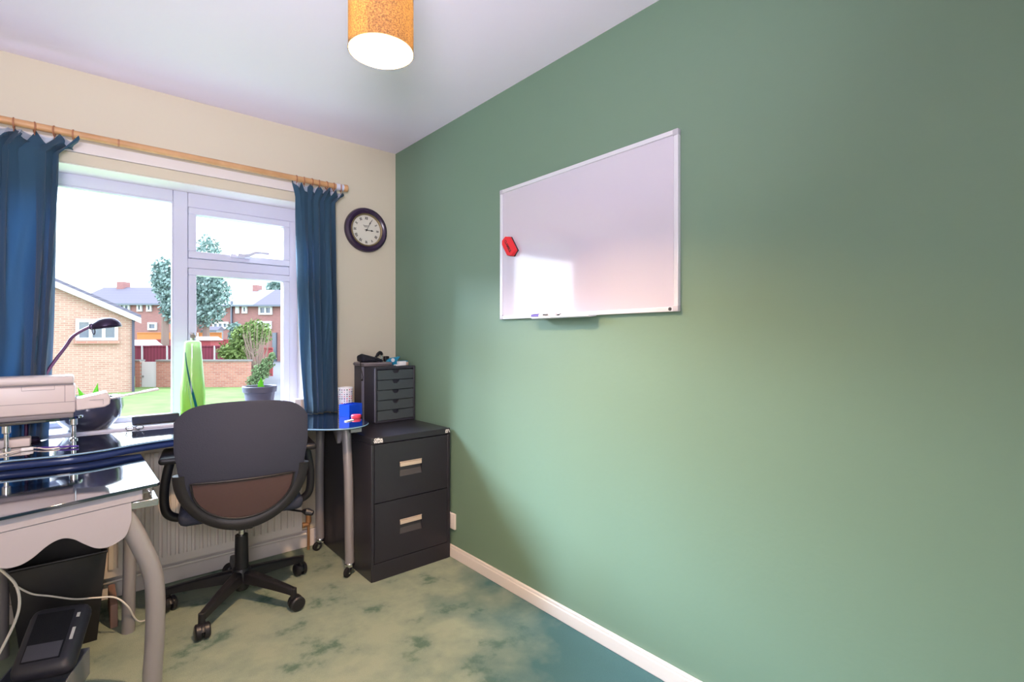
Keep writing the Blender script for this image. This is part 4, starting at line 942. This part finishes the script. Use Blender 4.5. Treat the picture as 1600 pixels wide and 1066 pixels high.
# fences behind
def fence(x0, x1, y0, y1, D, m, label, posts=()):
    t = thing('fence', label, 'fence', W(px((x0+x1)/2, D), D, GZ)); b = MB(); z1 = pz(y0, D)
    ob(b, px(x0, D), px(x1, D), D, D+.05, GZ, z1); b.build('boards', m, t)
    for x in posts:
        b = MB(); ob(b, px(x-.8, D), px(x+.8, D), D-.08, D, GZ, z1+.05); b.build('post', O['white'], t)
    b = MB(); ob(b, px(x0, D), px(x1, D), D-.04, D+.08, z1, z1+.06); b.build('rail', m, t)
fence(211, 352, 542, 565, 26, O['maroon'], 'dark maroon fence right behind the garden wall', (223, 262, 336))
fence(212, 362, 532, 545, 30, O['redf'], 'red fence between the maroon fence and the orange fence')
fence(214, 346, 521, 535, 34, O['orange'], 'orange wooden fence farthest back in the gardens', (310,))
def shed(x0, x1, y0, yb_, D, m, rm, label, rise=.5):
    t = thing('shed', label, 'shed', W(px((x0+x1)/2, D), D, GZ)); L0, L1 = px(x0, D), px(x1, D)
    b = MB(); ob(b, L0, L1, D, D+.9, GZ, pz(yb_, D)); b.build('walls', m, t)
    b = MB().prism([(D-.1, pz(yb_, D)), (D+1, pz(yb_, D)), (D+.45, pz(y0+2, D))], lambda a, c: W(L0-.15, a, c), lambda a, c: W(L1+.15, a, c)); b.build('roof', rm, t)
shed(204, 230, 529, 540, 27, O['stone'], O['white'], 'low shed with white roof beside the gable house')
shed(303, 329, 524, 532, 28, O['redf'], O['white'], 'small red shed with white roof seen right of the vase')
shed(319, 338, 508, 516, 38, O['pane'], O['roof'], 'blue grey shed in front of the far houses')
# terraces
def terrace(label, x0, x1, yr, ye, D, parts, wins, chim, roofm):
    t = thing('terraced_house', label, 'house', W(px((x0+x1)/2, D), D, GZ)); L0, L1 = px(x0, D), px(x1, D); z1 = pz(ye, D)
    b = MB(); ob(b, L0, L1, D, D+8, GZ, z1); b.build('walls', O['brick_far'], t)
    for (a, c, m) in roofm:
        b = MB().prism([(D-.4, z1-.1), (D+8.4, z1-.1), (D+4, pz(yr, D+4))], lambda u, v: W(px(a, D), u, v), lambda u, v: W(px(c, D), u, v)); b.build('roof', m, t)
    for q in wins: owin(t, *q[:4], D, q[4] if len(q) > 4 else 1, .16, .15)
    for (a, c, y0) in chim:
        b = MB(); ob(b, px(a, D+4), px(c, D+4), D+3.5, D+4.5, pz(yr, D+4)-.6, pz(y0, D+4)); b.build('chimney', O['brick_far'], t)
    b = MB(); ob(b, L0, L1, D-.5, D-.38, z1-.2, z1-.05); b.build('gutter', O['pane'], t)
    return t
terrace('far terraced house with grey roof and one chimney behind the gable house', 110, 290, 449, 474, 48, None,
        [(188, 204, 475, 486, 2), (215, 223, 475, 487), (230, 238, 475, 487), (190, 206, 504, 516, 2), (232, 246, 504, 516)], [(188, 198, 441)], [(110, 290, O['roof'])])
t2 = terrace('far red brick terrace with pale roof section behind the bushes', 318, 470, 453, 476, 45, None,
        [(369, 374.5, 478, 490), (379, 387, 478, 490), (405, 426, 478, 492, 2), (345, 353, 480, 492), (333, 358, 503, 514, 3), (401, 425, 502, 514, 3)], [(398.5, 406, 446)], [(318, 397, O['roof_pale']), (397.2, 470, O['roof'])])
b = MB(); ob(b, px(362, 45), px(364, 45), 44.8, 45, GZ, pz(471, 45)); b.build('drainpipe', O['pane'], t2)
b = MB(); ob(b, px(427, 45), px(433, 45), 44.8, 45, GZ, pz(520, 45)); b.build('door', O['pane'], t2)
# foliage
def leaves(name, blobs, n, size, m, parent, stuff=False):
    b = MB(); rnd = random.Random(len(blobs)*31+n)
    tot = sum(r[3]*r[4] for r in blobs)
    for (L, D, z, rx, rz) in blobs:
        for _ in range(int(n*rx*rz/tot)):
            while True:
                q = Vector((rnd.uniform(-1, 1), rnd.uniform(-1, 1), rnd.uniform(-1, 1)))
                if .3 < q.length < 1: break
            q = q*rnd.uniform(.85, 1.22); c = W(L+q.x*rx, D+q.y*rx, z+q.z*rz); s_ = size*rnd.uniform(.6, 1.4)
            a = Vector((rnd.gauss(0, 1), rnd.gauss(0, 1), rnd.gauss(0, 1))).normalized(); e = a.orthogonal().normalized(); f = a.cross(e)
            b.face([c+e*s_, c+f*s_*.6, c-e*s_, c-f*s_*.6])
    return b.build(name, m, parent, smooth=10)
def tree(label, x, D, y0, y1, blobs, n, size, m, name='tree', cat='tree', trunk=True):
    t = thing(name, label, cat, W(px(x, D), D, GZ))
    bl = [(px(a, D), D, pz(c, D), r1*D/788, r2*D/788) for a, c, r1, r2 in blobs]
    if trunk: MB().tube([W(px(x, D), D, GZ), W(px(x, D), D, pz((y0+y1)/2, D))], [.25, .12], 8).build('trunk', O['twig'], t)
    leaves('foliage', bl, n, size, m, t)
tree('tall blue green tree standing just right of the window mullion', 322, 31, 370, 512, [(325, 395, 18, 25), (318, 440, 30, 35), (335, 460, 22, 35), (308, 475, 28, 38), (326, 490, 22, 20)], 5200, .11, O['leaf_a'])
tree('slimmer blue green tree seen left of the window mullion', 258, 29, 405, 500, [(256, 422, 16, 18), (262, 450, 18, 25), (252, 440, 15, 12), (266, 480, 13, 22)], 2500, .11, O['leaf_a'])
tree('small distant tree crown above the far right roof', 432, 60, 438, 470, [(432, 449, 13, 11), (440, 455, 10, 9)], 500, .35, O['leaf_a'])
tree('dense olive evergreen bush at the right end of the brick wall', 372, 24, 505, 562, [(372, 548, 26, 17), (380, 528, 18, 18), (400, 520, 22, 20), (360, 552, 16, 12)], 3600, .075, O['leaf_b'], 'bush', 'bush', False)
tree('low dark shrub in the gardens before the far terrace', 366, 36, 505, 520, [(366, 512, 9, 7), (366, 527, 8, 14)], 450, .16, O['leaf_a'], 'bush', 'bush', True)
tree('low leafy verge plants beside the garden path', 405, 18, 570, 600, [(398, 598, 12, 12), (408, 582, 12, 12), (418, 568, 9, 9), (425, 558, 6, 7)], 1400, .05, O['green_dark'], 'verge_plants', 'plants', False)
tw = thing('bare_shrub', 'leafless twiggy shrub in front of the olive bush', 'shrub', W(px(402, 22), 22, GZ)); b = MB(); rnd = random.Random(3)
for i in range(46):
    x = 402+rnd.uniform(-7, 7); x2 = 400+rnd.uniform(-24, 22); D = 22+rnd.uniform(-.4, .4)
    b.tube([W(px(x, D), D, GZ), W(px((x+x2)/2+rnd.uniform(-3, 3), D), D, pz(560+rnd.uniform(-10, 5), D)), W(px(x2, D), D, pz(rnd.uniform(505, 545), D))], [.02, .014, .006], 4)
b.build('twigs', O['twig'], tw)
fence(413, 426, 545, 575, 27, O['redf'], 'short red fence beside the garden path', ())
